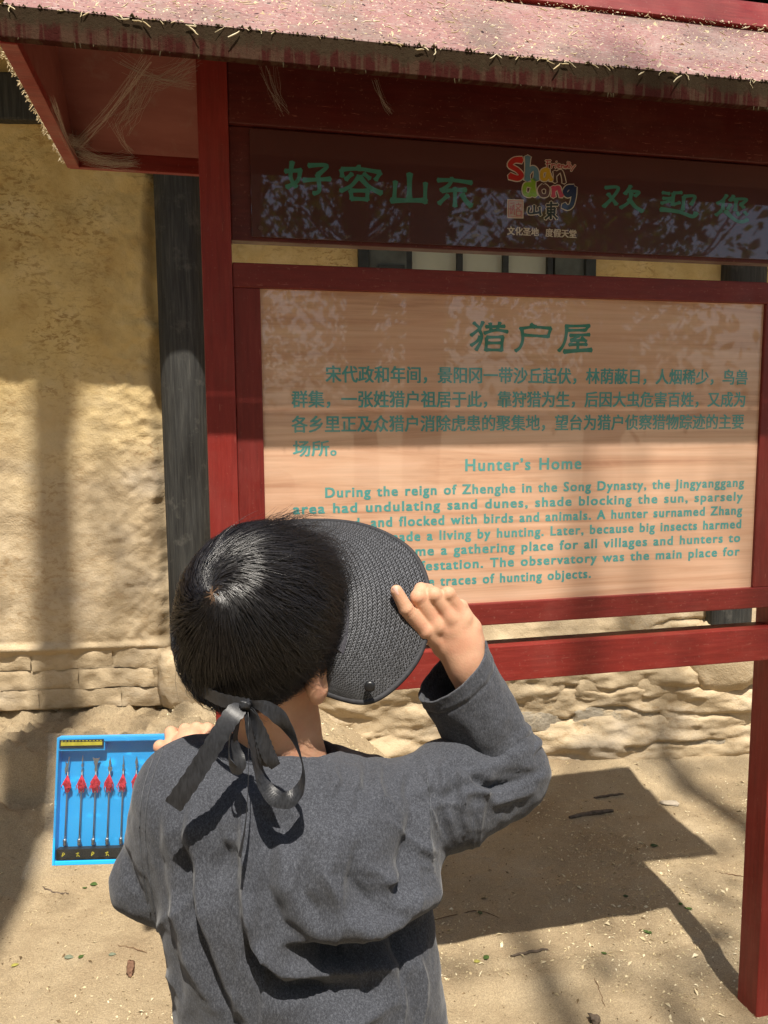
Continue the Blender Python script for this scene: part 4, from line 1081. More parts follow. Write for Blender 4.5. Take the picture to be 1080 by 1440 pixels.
# clamp each dead tail onto its last live point
idx = np.minimum(np.arange(K)[None], Lst[:, None] - 1)
PTS = np.take_along_axis(PTS, idx[..., None], 1)
tan = np.gradient(PTS, axis=1); tan /= np.linalg.norm(tan, axis=2)[..., None] + 1e-9
out = PTS - HC; s1 = np.cross(tan, out); s1 /= np.linalg.norm(s1, axis=2)[..., None] + 1e-9; s2 = np.cross(tan, s1)
prog = np.arange(K)[None] / np.maximum(Lst[:, None] - 1, 1); wdt = .00030 * (1 - .75 * np.clip(prog, 0, 1) ** 2)
V = np.empty((n_, K, 3, 3))
for k in range(3):
    a = 2 * math.pi * k / 3; V[:, :, k] = PTS + (math.cos(a) * s1 + math.sin(a) * s2) * wdt[..., None]
V = V.reshape(-1, 3); b0 = (np.arange(n_) * K * 3)[:, None]
F = []
for i in range(K - 1):
    ok_ = (Lst - 1 > i)
    for k in range(3):
        F.append(np.stack([b0[ok_, 0] + i * 3 + k, b0[ok_, 0] + i * 3 + (k + 1) % 3, b0[ok_, 0] + (i + 1) * 3 + (k + 1) % 3, b0[ok_, 0] + (i + 1) * 3 + k], 1))
F = np.concatenate(F)
HAIR = Mat('black_hair', .33, .5); HAIR.col((.0085, .0060, .0055)); HAIR.set(Specular_IOR_Level=1.0)
hair = mesh_np('hair', local(V), F, HAIR.m, person, True); tag(hair, 'short black hair with a whorl at the crown', kind='stuff')
# scalp shade under the strands
def scalp(P):
    q = (P - (HC + .012 * hu - .006 * hf).astype(np.float32)) @ HM.astype(np.float32)
    d = ell(P, HC + .012 * hu - .006 * hf, HR3 + .0035, HM)
    hy_, hz_ = q[..., 1], q[..., 2]
    l_ = np.where(hy_ < 0, -.070, np.interp(hy_, [0, .03, .05, .07, .1], [-.060, -.045, -.005, .040, .06])).astype(np.float32)
    return smax(d, l_ - hz_, .004)
V, F = nets(scalp, HC - [.11, .12, .11], HC + [.11, .12, .13], .0035)
SC = Mat('scalp', .8, .2); dw = HC + .012 * hu - .006 * hf + (wd_ * HR3) @ HM.T
vv = SC.n('VectorMath', _operation='DISTANCE'); SC.put(vv.inputs[0], SC.co()); vv.inputs[1].default_value = tuple(local(dw))
SC.col(SC.ramp(SC.math('ADD', vv.outputs['Value'], SC.math('MULTIPLY', SC.noise(160), .008)), [(.010, (.11, .065, .038)), (.020, (.008, .006, .005))]))
mesh_np('scalp', local(V), F, SC.m, hair, True)

# ---------------------------------------------------------------- the visor
visor = thing('sun_visor', 'black woven straw sun visor tied with ribbon at the back of the child\'s head', 'visor', BASE)
INN = [(446, 968, .855), (462, 925, .846), (472, 868, .862), (464, 812, .892), (440, 768, .935), (415, 752, .965), (375, 755, .985), (325, 790, .985), (300, 850, .95)]
OUT = [(450, 974, .852), (524, 986, .858), (588, 925, .892), (604, 842, .925), (580, 778, .965), (522, 743, 1.0), (452, 733, 1.03), (375, 742, 1.05), (315, 790, 1.03)]
NU, NV = 26, 120
ci, co_ = cat_rom([PW(*p) for p in INN], NV), cat_rom([PW(*p) for p in OUT], NV)
V = []; UVs = []
for i in range(NV):
    wl = np.linalg.norm(co_[i] - ci[i])
    for j in range(NU):
        t = j / (NU - 1); p = ci[i] * (1 - t) + co_[i] * t
        p = p - FW * (.10 * wl * math.sin(math.pi * min(1, t * .98)) ) + FW * .004
        V.append(p); UVs.append((i / (NV - 1), t))
V = np.array(V); I = np.arange(NV * NU).reshape(NV, NU)
F = np.stack([I[:-1, :-1], I[:-1, 1:], I[1:, 1:], I[1:, :-1]], -1).reshape(-1, 4)
STRAW = Mat('black_woven_straw', .55, .4)
uvn = STRAW.n('UVMap'); su = STRAW.n('SeparateXYZ', Vector=uvn.outputs[0])
rows = STRAW.math('MULTIPLY', su.outputs[1], 20.)
fr_ = STRAW.math('FRACT', rows); tri = STRAW.math('ABSOLUTE', STRAW.math('SUBTRACT', fr_, .5))        # 0 centre of a braid, .5 at its edges
zz = STRAW.math('FRACT', STRAW.math('ADD', STRAW.math('ADD', STRAW.math('MULTIPLY', su.outputs[0], 118.), STRAW.math('MULTIPLY', STRAW.noise(90, 3), 1.1)), STRAW.math('MULTIPLY', tri, 2.2)))
stitch = STRAW.math('ABSOLUTE', STRAW.math('SUBTRACT', zz, .5))
hgt = STRAW.math('SUBTRACT', STRAW.ramp(stitch, [(.05, 0.), (.30, 1.)]), STRAW.ramp(tri, [(.40, 0.), (.48, .8)]))
cc = STRAW.ramp(hgt, [(.1, (.010, .010, .011)), (.5, (.034, .035, .039)), (1., (.105, .108, .118))])
cc = STRAW.mix(1., cc, STRAW.ramp(STRAW.noise(260, 2), [(.3, .55), (.7, 1.35)]), 'MULTIPLY')
STRAW.col(cc); STRAW.bump(hgt, .9, .0012)
brim = mesh_np('brim', local(V), F, STRAW.m, visor, True)
uvl = brim.data.uv_layers.new(name='UVMap'); li = np.zeros(len(brim.data.loops), np.int32); brim.data.loops.foreach_get('vertex_index', li)
uvl.data.foreach_set('uv', np.array(UVs, np.float32)[li].ravel())
sm = brim.modifiers.new('thickness', 'SOLIDIFY'); sm.thickness = .0018; sm.offset = 0
BIND = plain('black_binding_tape', (.028, .028, .032), .7, .3, .25, 200)
mb = MB(); e = [Vector(local(V[i * NU + NU - 1])) for i in range(NV)]
mb.tube(e, .0036, 8); mb.build('edge_binding', BIND, visor, smooth=True)
# inner band against the forehead
vb = []; fb = []
for i in range(NV):
    p = ci[i]; inw = HC - p; inw -= inw @ FW * FW * .0; inw /= np.linalg.norm(inw)
    q = PW(0, 0, 1)
    d_ = (co_[i] - ci[i]) / (np.linalg.norm(co_[i] - ci[i]) + 1e-6)
    vb += [p + d_ * .017 - FW * .0022, p - FW * .0015, p + inw * .008 + FW * .014]
for i in range(NV - 1):
    for k in range(2): fb.append((i * 3 + k, i * 3 + k + 1, i * 3 + k + 4, i * 3 + k + 3))
lo_, hi_ = int(NV * .16), int(NV * .42)
fb = [f for f in fb]
sb = mesh_np('sweatband', local(np.array(vb)), [f for f in fb if f[0] // 3 > lo_ and f[0] // 3 < NV - 6], plain('grey_satin_band', (.034, .032, .040), .5, .4, .15, 60), visor, True)
# snap button
bc = PW(520, 965, .848)
mb = MB(); bn = -FW; 
mb.tube([Vector(local(bc)), Vector(local(bc - FW * .0028)), Vector(local(bc - FW * .0038))], [.0062, .0060, .0035], 18); mb.build('snap_button', plain('black_plastic', (.010, .010, .011), .35, .5, .1), visor, smooth=True)
# elastic band round the back of the head, mostly under the hair
RIB = Mat('black_satin_ribbon', .42, .35); RIB.col(RIB.ramp(RIB.noise(500, 2, .5, (1, 1, .2)), [(.3, (.012, .0125, .0145)), (.7, (.026, .027, .031))])); RIB.bump(RIB.noise(900, 2), .15, .0006); RIBM = RIB.m
def ribbon(name, pts, wdt, face=None, parent=visor, th=.0005):
    cr_ = 0
    c = cat_rom([np.append(PW(*p[:3]), p[3] if len(p) > 3 else 0.) for p in pts], 90)
    Vr = []; n = len(c)
    for i in range(n):
        t = c[min(i + 1, n - 1)][:3] - c[max(i - 1, 0)][:3]; t /= np.linalg.norm(t) + 1e-9
        s_ = np.cross(t, FW); s_ /= np.linalg.norm(s_) + 1e-9; f_ = np.cross(t, s_)
        a = c[i][3]; q = s_ * math.cos(a) + f_ * math.sin(a)
        uq = i / (n - 1); pin = .42 + .58 * sstep(0, .16, uq) * (sstep(1, .84, uq) if 'loop' in name else 1); wdt_ = wdt; wdt = wdt * pin * (1 + .05 * math.sin(i * .9))
        Vr += [c[i][:3] - q * wdt / 2, c[i][:3] - q * wdt / 4 - f_ * .0001, c[i][:3], c[i][:3] + q * wdt / 4 + f_ * .0001, c[i][:3] + q * wdt / 2]; wdt = wdt_
    Fr = [(i * 5 + k, i * 5 + k + 1, i * 5 + k + 6, i * 5 + k + 5) for i in range(n - 1) for k in range(4)]
    o = mesh_np(name, local(np.array(Vr)), Fr, RIBM, parent, False); m_ = o.modifiers.new('t', 'SOLIDIFY'); m_.thickness = th; m_.offset = 0; return o
KN = .768
ribbon('head_band', [(262, 925, .86, .3), (276, 962, .815, .4), (305, 982, .785, .2), (345, 992, KN, .0)], .014)
ribbon('ribbon_tail', [(343, 991, KN, .6), (325, 1008, .757, .2), (300, 1048, .750, .0), (272, 1092, .748, .1), (243, 1134, .750, .0)], .0185)
ribbon('ribbon_loop', [(346, 990, KN, .5), (368, 993, .757, .0), (390, 1006, .752, .1), (408, 1030, .752, .8), (421, 1060, .755, 1.25), (427, 1088, .757, 1.3), (420, 1112, .757, .9), (402, 1126, .755, .2), (382, 1118, .756, .5), (366, 1090, .760, 1.1), (358, 1050, .762, 1.15), (350, 1015, .764, 1.0), (347, 994, KN, .9)], .0155)
ribbon('ribbon_loop', [(345, 993, KN, .9), (362, 1020, .760, .5), (370, 1050, .757, .1), (374, 1070, .757, .3), (382, 1062, .760, 1.3)], .0135)
ribbon('ribbon_tail', [(348, 992, KN, 1.2), (349, 1040, .758, 1.35), (349, 1100, .752, 1.42), (345, 1160, .745, 1.35), (337, 1205, .738, 1.2)], .010)
ribbon('ribbon_tail', [(350, 993, KN, .9), (366, 1030, .756, .4), (378, 1062, .752, .2), (388, 1078, .750, .6)], .015)
ribbon('ribbon_loop', [(342, 995, KN, 1.0), (326, 1022, .762, 1.2), (322, 1060, .760, 1.3), (330, 1082, .757, .4), (338, 1074, .757, .2), (330, 1040, .762, 1.2), (340, 998, KN, 1.1)], .011)
mb = MB(); kp = local(PW(345, 991, KN - .003))
lump('ribbon_knot', tuple(kp), (.0058, .0050, .0048), 4, RIBM, visor, 3, .25, 3.)
# ---------------------------------------------------------------- the toy box held in the left hand
bl, tl, tr = PW(78, 1213, 1.030), PW(85, 1035, 1.050), PW(306, 1038, 1.062)
bv_ = tl - bl; BH = np.linalg.norm(bv_); bv_ /= BH
bu_ = tr - tl; bu_ -= (bu_ @ bv_) * bv_; BW = np.linalg.norm(bu_); bu_ /= BW
bw_ = np.cross(bu_, bv_)          # towards the viewer
BM = Matrix(((bu_[0], bw_[0] * -1, bv_[0], bl[0]), (bu_[1], bw_[1] * -1, bv_[1], bl[1]), (bu_[2], bw_[2] * -1, bv_[2], bl[2]), (0, 0, 0, 1)))
# local box frame: x across, y away from the viewer, z up the box
BLUE = Mat('bright_blue_plastic', .35, .5); BLUE.col(BLUE.ramp(BLUE.noise(12, 3), [(.3, (.015, .38, .88)), (.7, (.025, .44, .92))])); BLUE = BLUE.m
tray = bpy.data.objects.new('toy_box', None); COL.objects.link(tray); tray.matrix_world = BM
tag(tray, 'shallow bright blue plastic tray of miniature weapons, held upright beside the child', 'toy box')
K_ = BH / 1140.
def bx(u0, u1, v0, v1, y0, y1, name, mat, bev=.0006, par=None):
    return MB().box(u0 * K_, u1 * K_, y0, y1, (1140 - v1) * K_, (1140 - v0) * K_).build(name, mat, tray if par is None else par, bev)
UW = BW / K_
bx(0, UW, 0, 1140, .0, .003, 'tray_floor', BLUE)
bx(0, 22, 0, 1140, -.014, -.0001, 'tray_rim', BLUE, .0012); bx(UW - 22, UW, 0, 1140, -.014, -.0001, 'tray_rim', BLUE, .0012)
bx(22.2, UW - 22.2, 0, 44, -.014, -.0001, 'tray_rim', BLUE, .0012); bx(22.2, UW - 22.2, 1100, 1140, -.014, -.0001, 'tray_rim', BLUE, .0012)
bx(22.2, 440, 44.2, 125, -.013, -.0001, 'label_shelf', BLUE, .0012)
LAB = plain('black_card', (.012, .013, .012), .5, .3, .2, 60); YEL = plain('yellow_print', (.50, .44, .03), .5, .3, .25, 90)
lb = bx(30, 432, 20, 96, -.0150, -.0145, 'label', LAB, 0)
bx(42, 420, 42, 74, -.0153, -.01505, 'print', YEL, 0, lb)
for k in range(12): bx(44 + k * 32, 62 + k * 32, 28, 34, -.0153, -.01505, 'print', YEL, 0, lb)
lb2 = bx(34, UW - 34, 1000, 1092, -.0130, -.0005, 'label', LAB, 0)
for k in range(10):
    x0 = 88 + k * 132
    strokes('print', [[(x0, 1065), (x0 + 10, 1030)], [(x0 - 8, 1040), (x0 + 18, 1036)], [(x0 + 14, 1052), (x0 + 24, 1066)]] if k % 2 else [[(x0, 1062), (x0 + 6, 1030), (x0 + 22, 1040), (x0 + 6, 1052)]], lambda p: (p[0] * K_, (1140 - p[1]) * K_), YEL, -.0132, 7, parent=lb2)
STEEL = Mat('dull_cast_metal', .32, .5); STEEL.col((.42, .42, .42)); STEEL.set(Metallic=.9); STEEL = STEEL.m
RED_T = plain('crimson_fluff', (.62, .035, .06), .8, .2, .3, 80)
HEADS = [
 ('halberd with side prongs', [[(-3, 0), (3, 0), (5, -60), (14, -150), (4, -150), (-2, -90), (-8, -90), (-26, -110), (-20, -70), (-30, -40), (-24, 2), (-34, 20), (-14, -6), (-6, -40)]]),
 ('twisted snake spear', [[(-4, 0), (4, 0), (10, -20), (2, -45), (10, -70), (2, -95), (8, -120), (2, -165), (-6, -120), (-2, -95), (-10, -70), (-2, -45), (-10, -20)]]),
 ('fan shaped shovel head', [[(-6, 0), (6, 0), (14, -30), (10, -60), (16, -90), (34, -140), (12, -130), (0, -134), (-12, -130), (-34, -140), (-16, -90), (-10, -60), (-14, -30)]]),
 ('ornate leaf and crescent blade', [[(-5, 0), (5, 0), (22, -20), (24, -50), (8, -50), (12, -90), (2, -140), (-10, -95), (-6, -60), (-18, -45), (-12, -15)]]),
 ('slender ringed spear tip', [[(-5, 0), (5, 0), (12, -25), (5, -40), (12, -60), (4, -75), (3, -150), (-2, -150), (-4, -75), (-12, -60), (-5, -40), (-12, -25)]]),
 ('broad leaf spear tip', [[(-4, 0), (4, 0), (5, -40), (14, -46), (5, -54), (14, -90), (0, -145), (-14, -90), (-5, -54), (-14, -46), (-5, -40)]])]
xs_top = [95, 225, 352, 478, 603, 724, 850, 975, 1100, 1225]
for k, xt in enumerate(xs_top):
    if xt > UW - 60: break
    hn, polys = HEADS[k % 6]
    wp = bpy.data.objects.new('toy_weapon', None); COL.objects.link(wp)
    ordn = ['leftmost', 'second from left', 'third from left', 'fourth from left', 'fifth from left', 'sixth from left', 'seventh from left', 'eighth from left', 'ninth from left', 'tenth from left'][k]
    tag(wp, 'steel toy polearm, %s in blue tray, %s' % (hn, ordn), 'toy weapon', 'miniature weapons in the blue tray')
    xb = xt - 4
    wp.matrix_world = BM @ Matrix.Translation((xt * K_, -.006, (1140 - 340) * K_))
    ly = lambda v: (340 - v) * K_         # local height
    MB().tube([(-4 * K_, 0, ly(925)), (0, 0, ly(320))], .0010, 10).build('shaft', STEEL, wp, smooth=True)
    MB().tube([(-4 * K_, 0, ly(982)), (-4 * K_, 0, ly(972)), (-4 * K_, 0, ly(950)), (-4 * K_, 0, ly(945)), (-4 * K_, 0, ly(925)), (-4 * K_, 0, ly(920))], [.0019, .0024, .0020, .0028, .0022, .0014], 12).build('pommel', STEEL, wp, smooth=True)
    MB().tube([(0, 0, ly(515)), (0, 0, ly(500)), (0, 0, ly(495)), (0, 0, ly(345))], [.0018, .0024, .0018, .0016], 12).build('ferrule', STEEL, wp, smooth=True)
    for po in polys:
        mb = MB(); n = len(po)
        v0 = [(p[0] * K_, -.0007, ly(335) - p[1] * K_) for p in po]; v1 = [(p[0] * K_, .0007, ly(335) - p[1] * K_) for p in po]
        mb.add(v0 + v1, [tuple(range(n)), tuple(range(n, 2 * n))[::-1]] + [(i, (i + 1) % n, n + (i + 1) % n, n + i) for i in range(n)])
        mb.build('blade', STEEL, wp, .0003)
    rq = random.Random(50 + k); mb = MB()
    for q in range(120):
        a = rq.uniform(0, 6.28); sp = rq.uniform(2, 30) * (1 + .7 * (rq.random() < .2)); sx = rq.choice((-1, 1)) if rq.random() < .2 else math.cos(a); L_ = rq.uniform(90, 165)
        mb.tube([(0, -.0012, ly(352)), (sx * sp * .5 * K_, -.002 - .002 * rq.random(), ly(352 + L_ * .35)), (sx * sp * K_, -.002 - .003 * rq.random(), ly(352 + L_ * .7)), (sx * sp * rq.uniform(.3, 1.3) * K_, -.001, ly(352 + L_))], [.0006, .0009, .0008, .0003], 3, False)
    tag(mb.build('tassel', RED_T, wp), kind='stuff')
# clear wrapper
FILM = Mat('clear_wrapper_film', .12, .5)
tr_ = FILM.n('BsdfTransparent'); gl = FILM.n('BsdfGlossy', Roughness=.12); fz = FILM.n('Fresnel', IOR=1.6)
b_ = FILM.n('Bump', Strength=.55, Distance=.006, Height=FILM.noise(38, 4, .6)); FILM.put(gl.inputs['Normal'], b_.outputs[0]); FILM.put(fz.inputs['Normal'], b_.outputs[0])
mx = FILM.n('MixShader'); FILM.put(mx.inputs[0], FILM.math('MULTIPLY', fz.outputs[0], .40, True)); FILM.put(mx.inputs[1], tr_.outputs[0]); FILM.put(mx.inputs[2], gl.outputs[0])
df = FILM.n('BsdfDiffuse', Color=(.6, .6, .6)); mx2 = FILM.n('MixShader'); mx2.inputs[0].default_value = .03
FILM.put(mx2.inputs[1], mx.outputs[0]); FILM.put(mx2.inputs[2], df.outputs[0]); FILM.t.links.new(mx2.outputs[0], FILM.t.nodes['Material Output'].inputs[0]); FILM = FILM.m
nu, nv = 90, 80
U, Vv = np.meshgrid(np.linspace(-.010, BW + .01, nu), np.linspace(-.008, BH + .006, nv))
loose = sstep(.02, -.010, Vv) * sstep(.16, .0, U)
low = sstep(.055, .0, Vv) * sstep(.03, -.01, U)
U2 = U - .030 * low * (1 + .3 * vn(np.stack([Vv * 60, U * 0, U * 0], -1), 3)); V2_ = Vv - .006 * loose * (1 + vn(np.stack([U * 60, U * 0, U * 0], -1), 5))
Yf = -.0165 - .0022 * fbm(np.stack([U * 45, Vv * 45, U * 0], -1), 3, 91) + .012 * np.maximum(loose, low)
fm = mesh_np('plastic_wrapper', np.stack([U2, Yf, V2_], -1).reshape(-1, 3), (lambda I: np.stack([I[:-1, :-1], I[:-1, 1:], I[1:, 1:], I[1:, :-1]], -1).reshape(-1, 4))(np.arange(nu * nv).reshape(nv, nu)), FILM, None, True)
fm.matrix_world = BM; tag(fm, 'crinkled clear plastic wrapper over the blue toy tray, loose at its lower left corner', 'wrapper')

# ---------------------------------------------------------------- litter
def gpt(px_, py_):
    r_ = PW(px_, py_, 1.) - np.array([0, 0, CAM_H]); z = 0.
    for _ in range(12):
        t = (z - CAM_H) / r_[2]; p = np.array([0, 0, CAM_H]) + t * r_; z = gz(p[0], p[1])
    return p[0], p[1], z
HUSK = Mat('dry_pale_husk', .85, .2); HUSK.col(HUSK.ramp(HUSK.noise(25, 2), [(.3, (.42, .32, .17)), (.5, (.60, .50, .31)), (.7, (.74, .66, .47))])); HUSK = HUSK.m
def flakes(P, seed, smin_=.003, smax_=.010, lift=.0012, nrm=None):
    r = np.random.default_rng(seed); n = len(P); a = r.uniform(0, 6.28, n); L = r.uniform(smin_, smax_, n) * (1 + 1.0 * (r.random(n) < .06)); W = L * r.uniform(.18, .5, n)
    d = np.stack([np.cos(a), np.sin(a), r.normal(size=n) * .25], 1); e = np.stack([-np.sin(a), np.cos(a), r.normal(size=n) * .35], 1)
    if nrm is not None:
        n1 = np.array(nrm) / np.linalg.norm(nrm); t1_ = np.cross(n1, [0, 1, 0.]); t1_ /= np.linalg.norm(t1_); t2_ = np.cross(n1, t1_)
        d = d[:, :1] * t1_ + d[:, 1:2] * t2_ + d[:, 2:] * n1; e = e[:, :1] * t1_ + e[:, 1:2] * t2_ + e[:, 2:] * n1
    up = np.array([0, 0, 1.]) if nrm is None else n1
    c = P + up * lift
    m1 = c + up * (L * r.uniform(.02, .25, n))[:, None]
    V = np.stack([c - d * L[:, None] / 2, m1 - e * W[:, None] / 2, c + d * L[:, None] / 2, m1 + e * W[:, None] / 2], 1).reshape(-1, 3)
    return V, np.arange(4 * n).reshape(-1, 4)
r = np.random.default_rng(77); n = 34000
P = np.stack([r.uniform(-1.9, 1.9, n), r.uniform(.95, 3.35, n), np.zeros(n)], 1)
dn = fbm(np.stack([P[:, 0] * 2.6, P[:, 1] * 2.6, P[:, 2]], -1), 3, 7)
cr2 = np.exp(-((P[:, 1] - 2.03 - .18 * (P[:, 0] - .12)) / .05) ** 2) * (P[:, 0] > .1) * (P[:, 0] < 1.2) + np.exp(-((P[:, 0] - .93) ** 2 + (P[:, 1] - 2.02) ** 2) / .02)
P = P[r.random(n) < np.clip(.30 + dn * 1.2 + cr2 * .8, .04, 1)]; P[:, 2] = ground_z(P[:, 0], P[:, 1])
V, F = flakes(P, 5, .004, .013); tag(mesh_np('husk_litter', V, F, HUSK), 'pale dry husks and flakes scattered over the sandy earth', 'litter', None, 'stuff')
PEB = plain('small_dark_crumbs', (.16, .11, .06), .9, .1, .4, 40)
P = np.stack([r.uniform(-1.9, 1.9, 5000), r.uniform(.95, 3.3, 5000), np.zeros(5000)], 1); P[:, 2] = ground_z(P[:, 0], P[:, 1])
V, F = flakes(P, 6, .003, .010, .0008); tag(mesh_np('soil_crumbs', V, F, PEB), 'dark crumbs of bark and soil on the sandy earth', 'litter', None, 'stuff')
GRN = plain('fallen_green_leaf', (.065, .11, .03), .8, .1, .35, 60); YLW = plain('fallen_yellow_leaf', (.33, .30, .07), .6, .3, .3, 60); DGR = plain('fallen_dark_leaf', (.03, .06, .02), .6, .3, .3, 60); GGR = plain('faded_grey_green_leaf', (.17, .19, .13), .7, .2, .3, 60)
def leaf(px_, py_, L, ang, mat, label):
    x, y, z = gpt(px_, py_); n = 9; V = []; F = []
    for i in range(n):
        u = i / (n - 1); w_ = L * .27 * math.sin(math.pi * u ** .8) ** .9
        for j in (-1, -.5, 0, .5, 1): V.append(((u - .5) * L, w_ * j, .002 + .14 * abs(j) * w_ + .05 * L * math.sin(u * 3.1 + ang)))
    for i in range(n - 1):
        for j in range(4): F.append((i * 5 + j, i * 5 + j + 1, i * 5 + j + 6, i * 5 + j + 5))
    o = mesh_np('fallen_leaf', V, F, mat, None, True); o.location = (x, y, z); o.rotation_euler = (.12, .08, ang)
    m_ = o.modifiers.new('t', 'SOLIDIFY'); m_.thickness = .0004; tag(o, label, 'leaf', 'leaves dropped on the ground'); return o
leaf(910, 1311, .034, 2.2, GRN, 'fresh green leaf on the sunlit strip left of the right post\'s shadow')
leaf(967, 1278, .030, 2.6, GRN, 'small green leaf between the thin post shadow and the right post, lower one')
leaf(957, 1272, .020, .6, GRN, 'tiny green leaf touching a larger one, right of the thin post shadow')
leaf(920, 1190, .032, .2, DGR, 'dark green leaf inside the right part of the sign\'s shadow')
leaf(675, 1284, .028, 1.4, DGR, 'dark green leaf inside the sign\'s shadow, close to the child\'s waist')
leaf(684, 1347, .028, .9, GRN, 'green leaf just beyond the end of a dark stick, beside a yellow leaf')
leaf(671, 1353, .022, .3, YLW, 'yellowing leaf on sunlit ground next to the child\'s back hem')
leaf(849, 1341, .020, 2.5, GRN, 'little green leaf alone to the right of the dark stick')
leaf(880, 1261, .020, .1, DGR, 'small dark leaf near the lower corner of the sign\'s shadow')
leaf(133, 1244, .030, .2, GRN, 'green leaf just below the blue toy box')
leaf(119, 1249, .018, 2.9, GRN, 'tiny green leaf left of another under the blue toy box')
leaf(97, 1347, .028, .1, GGR, 'grey green leaf among husks at the lower left')
leaf(114, 1346, .022, 1.2, GRN, 'upright little green leaf among husks at the lower left')
leaf(158, 1343, .022, .3, GGR, 'pale grey green leaf just above the brown bark chip')
leaf(21, 1358, .022, .7, YLW, 'yellow green leaf at the far left edge of the sandy ground')
STK = plain('dry_dark_stick', (.12, .09, .065), .85, .2, .4, 60); TW = plain('thin_brown_twig', (.15, .09, .05), .85, .2, .3, 60)
def stick(pts, r_, mat, name, label, cat):
    q = []
    for p in pts:
        x, y, z = gpt(*p); q.append((x, y, z + r_ * .8))
    q = [tuple(v) for v in cat_rom(q, 14)]
    q = [(a + .002 * math.sin(i * 2.1), b + .002 * math.cos(i * 1.7), c) for i, (a, b, c) in enumerate(q)]
    return tag(MB().tube(q, [r_ * (1 - .5 * abs(2 * i / 13 - 1) ** 3) for i in range(14)], 7).build(name, mat, None, smooth=True), label, cat)
stick([(718, 1346), (742, 1341), (770, 1336)], .0045, STK, 'stick', 'short dark stick lying on sunlit ground between the leaf and the post', 'stick')
stick([(835, 1123), (855, 1120), (876, 1117)], .005, STK, 'stick', 'dark stick lying at the top corner of the sign\'s shadow', 'stick')
stick([(800, 1152), (830, 1146), (862, 1142)], .009, STK, 'stick', 'thick grey rotten stick inside the top of the sign\'s shadow', 'stick')
stick([(600, 1296), (640, 1287), (672, 1281), (700, 1290)], .0014, TW, 'twig', 'long thin curved twig inside the sign\'s shadow beside the child', 'twig')
stick([(1012, 1228), (1028, 1230), (1045, 1233)], .0016, TW, 'twig', 'thin reddish twig against the foot side of the right post', 'twig')
stick([(165, 1330), (185, 1333), (206, 1340)], .0014, TW, 'twig', 'thin bowed twig left of the child\'s hip', 'twig')
stick([(828, 1360), (840, 1385), (850, 1415)], .0012, TW, 'twig', 'hair thin twig pointing towards the camera at the lower right', 'twig')
stick([(60, 1253), (78, 1256), (96, 1255)], .0028, STK, 'twig', 'dark twig in the hollow under the blue toy box', 'twig')
x, y, z = gpt(183, 1364)
o = lump('bark_chip', (0, 0, .006), (.010, .032, .006), 9, plain('red_brown_bark', (.15, .085, .055), .9, .1, .4, 80), None, 3, .35, 2.5); o.location = (x, y, z); o.rotation_euler = (0, .1, .25); tag(o, 'red brown chip of bark on the ground left of the child', 'bark chip')
x, y, z = gpt(942, 1131)
o = lump('pale_stone', (0, 0, .006), (.036, .018, .007), 12, plain('pale_stone', (.42, .36, .28), .9, .1, .2, 30), None, 3, .3, 2.); o.location = (x, y, z); tag(o, 'flat pale stone right of the top corner of the sign\'s shadow', 'stone')
x, y, z = gpt(706 + 240 - 2, 1436)
o = lump('soil_clod', (0, 0, .008), (.013, .010, .008), 15, STK, None, 3, .5, 2.); o.location = (x - .2, y, z); tag(o, 'dark crumbly clod at the bottom edge left of the right post', 'clod')
# litter on the little roof: catkin threads, husks
r = np.random.default_rng(31)
def roof_pt(u, v):      # u along the sign, v 0 at the eave .. 1 at the ridge
    y = EYf + (RY - EYf) * v; z = EZ + (RZ - EZ) * v; L = math.hypot(RY - EYf, RZ - EZ)
    return np.stack([u, y - (RZ - EZ) / L * .0146, z + (RY - EYf) / L * .0146], -1)
n = 3600; u = r.uniform(RX0, RX1, n); v = r.uniform(0, .9, n) ** 1.2
V, F = flakes(roof_pt(u, v), 8, .002, .008, .0006, (0, -(RZ - EZ), RY - EYf)); tag(mesh_np('roof_litter', V, F, HUSK, sign), kind='stuff')
mb = MB(); rq = random.Random(12)
def wisp(p, L, rad, droop=0.):
    a = rq.uniform(-.6, .6) + (math.pi if rq.random() < .5 else 0); pts = []
    q = np.array(p, float)
    for i in range(6):
        pts.append(tuple(q)); a += rq.uniform(-.7, .7)
        q = q + np.array([math.cos(a) * L / 5, -droop * .3 * L / 5, math.sin(a) * .35 * L / 5 + (rq.uniform(0, .4) - droop) * L / 5])
    mb.tube(pts, [rad * (.4 + .6 * math.sin(math.pi * (i + .5) / 6)) for i in range(6)], 4, False)
for k in range(420):
    wisp(roof_pt(rq.uniform(RX0, RX1), rq.uniform(0.0, .85)) + np.array([0, -.001, .0015]), rq.uniform(.006, .022), rq.uniform(.0004, .0012))
for k in range(150):
    x_ = rq.uniform(RX0, RX1); wisp((x_, -.2830, 2.182), rq.uniform(.005, .018), rq.uniform(.0004, .0011), rq.choice((0, .3, .9)))
for x_ in (-1.46, -1.44, -1.36, -1.28, -.98, -.73, -.56, -.50, -.28):
    for q in range(rq.choice((1, 2))): wisp((x_ + rq.uniform(-.01, .01), -.2855, 2.176), rq.uniform(.008, .024), .0012, rq.choice((.2, .9)))
tag(mb.build('catkin_litter', HUSK, sign), kind='stuff')
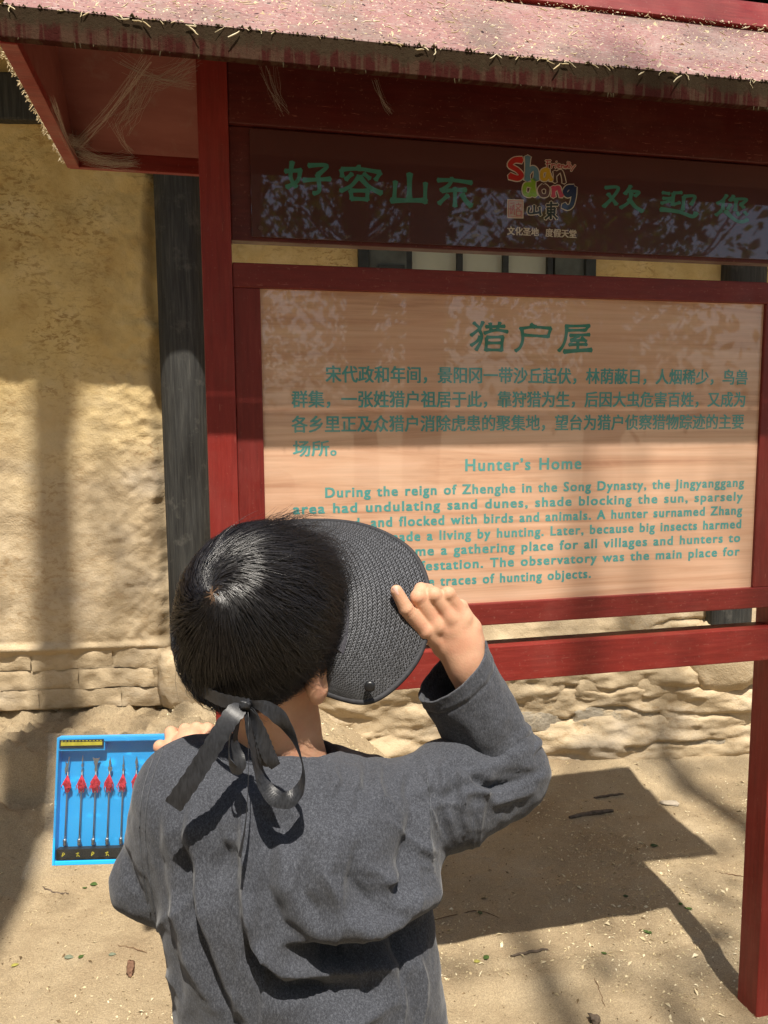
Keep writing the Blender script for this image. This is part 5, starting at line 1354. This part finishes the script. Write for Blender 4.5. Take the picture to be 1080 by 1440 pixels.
# grime lumps along the eave edge
mb = MB()
for k in range(420):
    x_ = rq.uniform(RX0, RX1); s_ = rq.uniform(.0006, .0020) * (1 + (rq.random() < .08))
    mb.tube([(x_ - s_, -.2830, 2.182), (x_, -.2840, 2.182 + s_ * .8), (x_ + s_, -.2830, 2.181)], [s_ * .3, s_ * .8, s_ * .3], 5)
for k in range(50):
    x_ = rq.uniform(RX0, RX1); L_ = rq.uniform(.002, .009)
    mb.tube([(x_, -.2820, 2.136), (x_ + rq.uniform(-.002, .002), -.2825, 2.136 - L_)], [.0012, .0004], 4)
tag(mb.build('eave_moss', plain('dark_dry_moss', (.07, .055, .03), .95, .1, .5, 90), sign), kind='stuff')
# cobwebs under the gable
WEB = Mat('dusty_cobweb', .9, .1); WEB.col((.42, .36, .30)); WEB = WEB.m
mb = MB()
def web(a, b, n, spread, rad=.0002, sag=.01):
    a, b = np.array(a), np.array(b)
    for _ in range(int(n * 2.2)):
        p = a + np.array([rq.gauss(0, spread) for _ in range(3)]); q = b + np.array([rq.gauss(0, spread) for _ in range(3)])
        pts = [tuple(p * (1 - t) + q * t + np.array([rq.gauss(0, spread * .25), rq.gauss(0, spread * .25), -sag * math.sin(math.pi * t)])) for t in np.linspace(0, 1, 6)]
        mb.tube(pts, rad * rq.uniform(.5, 1.3), 3, False)
web((-1.615, .30, 2.155), (-1.50, .325, 2.150), 34, .010); web((-1.62, .28, 2.16), (-1.44, .02, 2.25), 8, .010); web((-1.62, .20, 2.15), (-1.60, .31, 2.20), 26, .009)
web((-1.36, -.05, 2.22), (-1.46, .10, 2.24), 16, .012); web((-1.46, .10, 2.24), (-1.52, .22, 2.20), 18, .013); web((-1.36, .0, 2.20), (-1.50, .06, 2.26), 8, .007)
web((-1.53, .22, 2.20), (-1.50, .30, 2.165), 5, .005); web((-1.62, .0, 2.15), (-1.625, .28, 2.15), 18, .006); web((-1.19, -.004, 2.17), (-1.22, -.002, 2.25), 9, .009); web((-1.0, .0, 2.24), (-.97, -.004, 2.18), 6, .004)
tag(mb.build('cobweb', WEB, sign), kind='stuff')
mb = MB()
for k in range(160):
    y_ = rq.uniform(-.27, .33); wq_ = rq.uniform(.002, .006)
    mb.tube([(RX0 - .004, y_, 2.135 + rq.uniform(0, .015)), (RX0 - .008 - wq_, y_ + rq.uniform(-.004, .004), 2.135 + rq.uniform(-.006, .012))], [.0014, .0006], 4)
tag(mb.build('rim_litter', HUSK, sign), kind='stuff')
#PART5
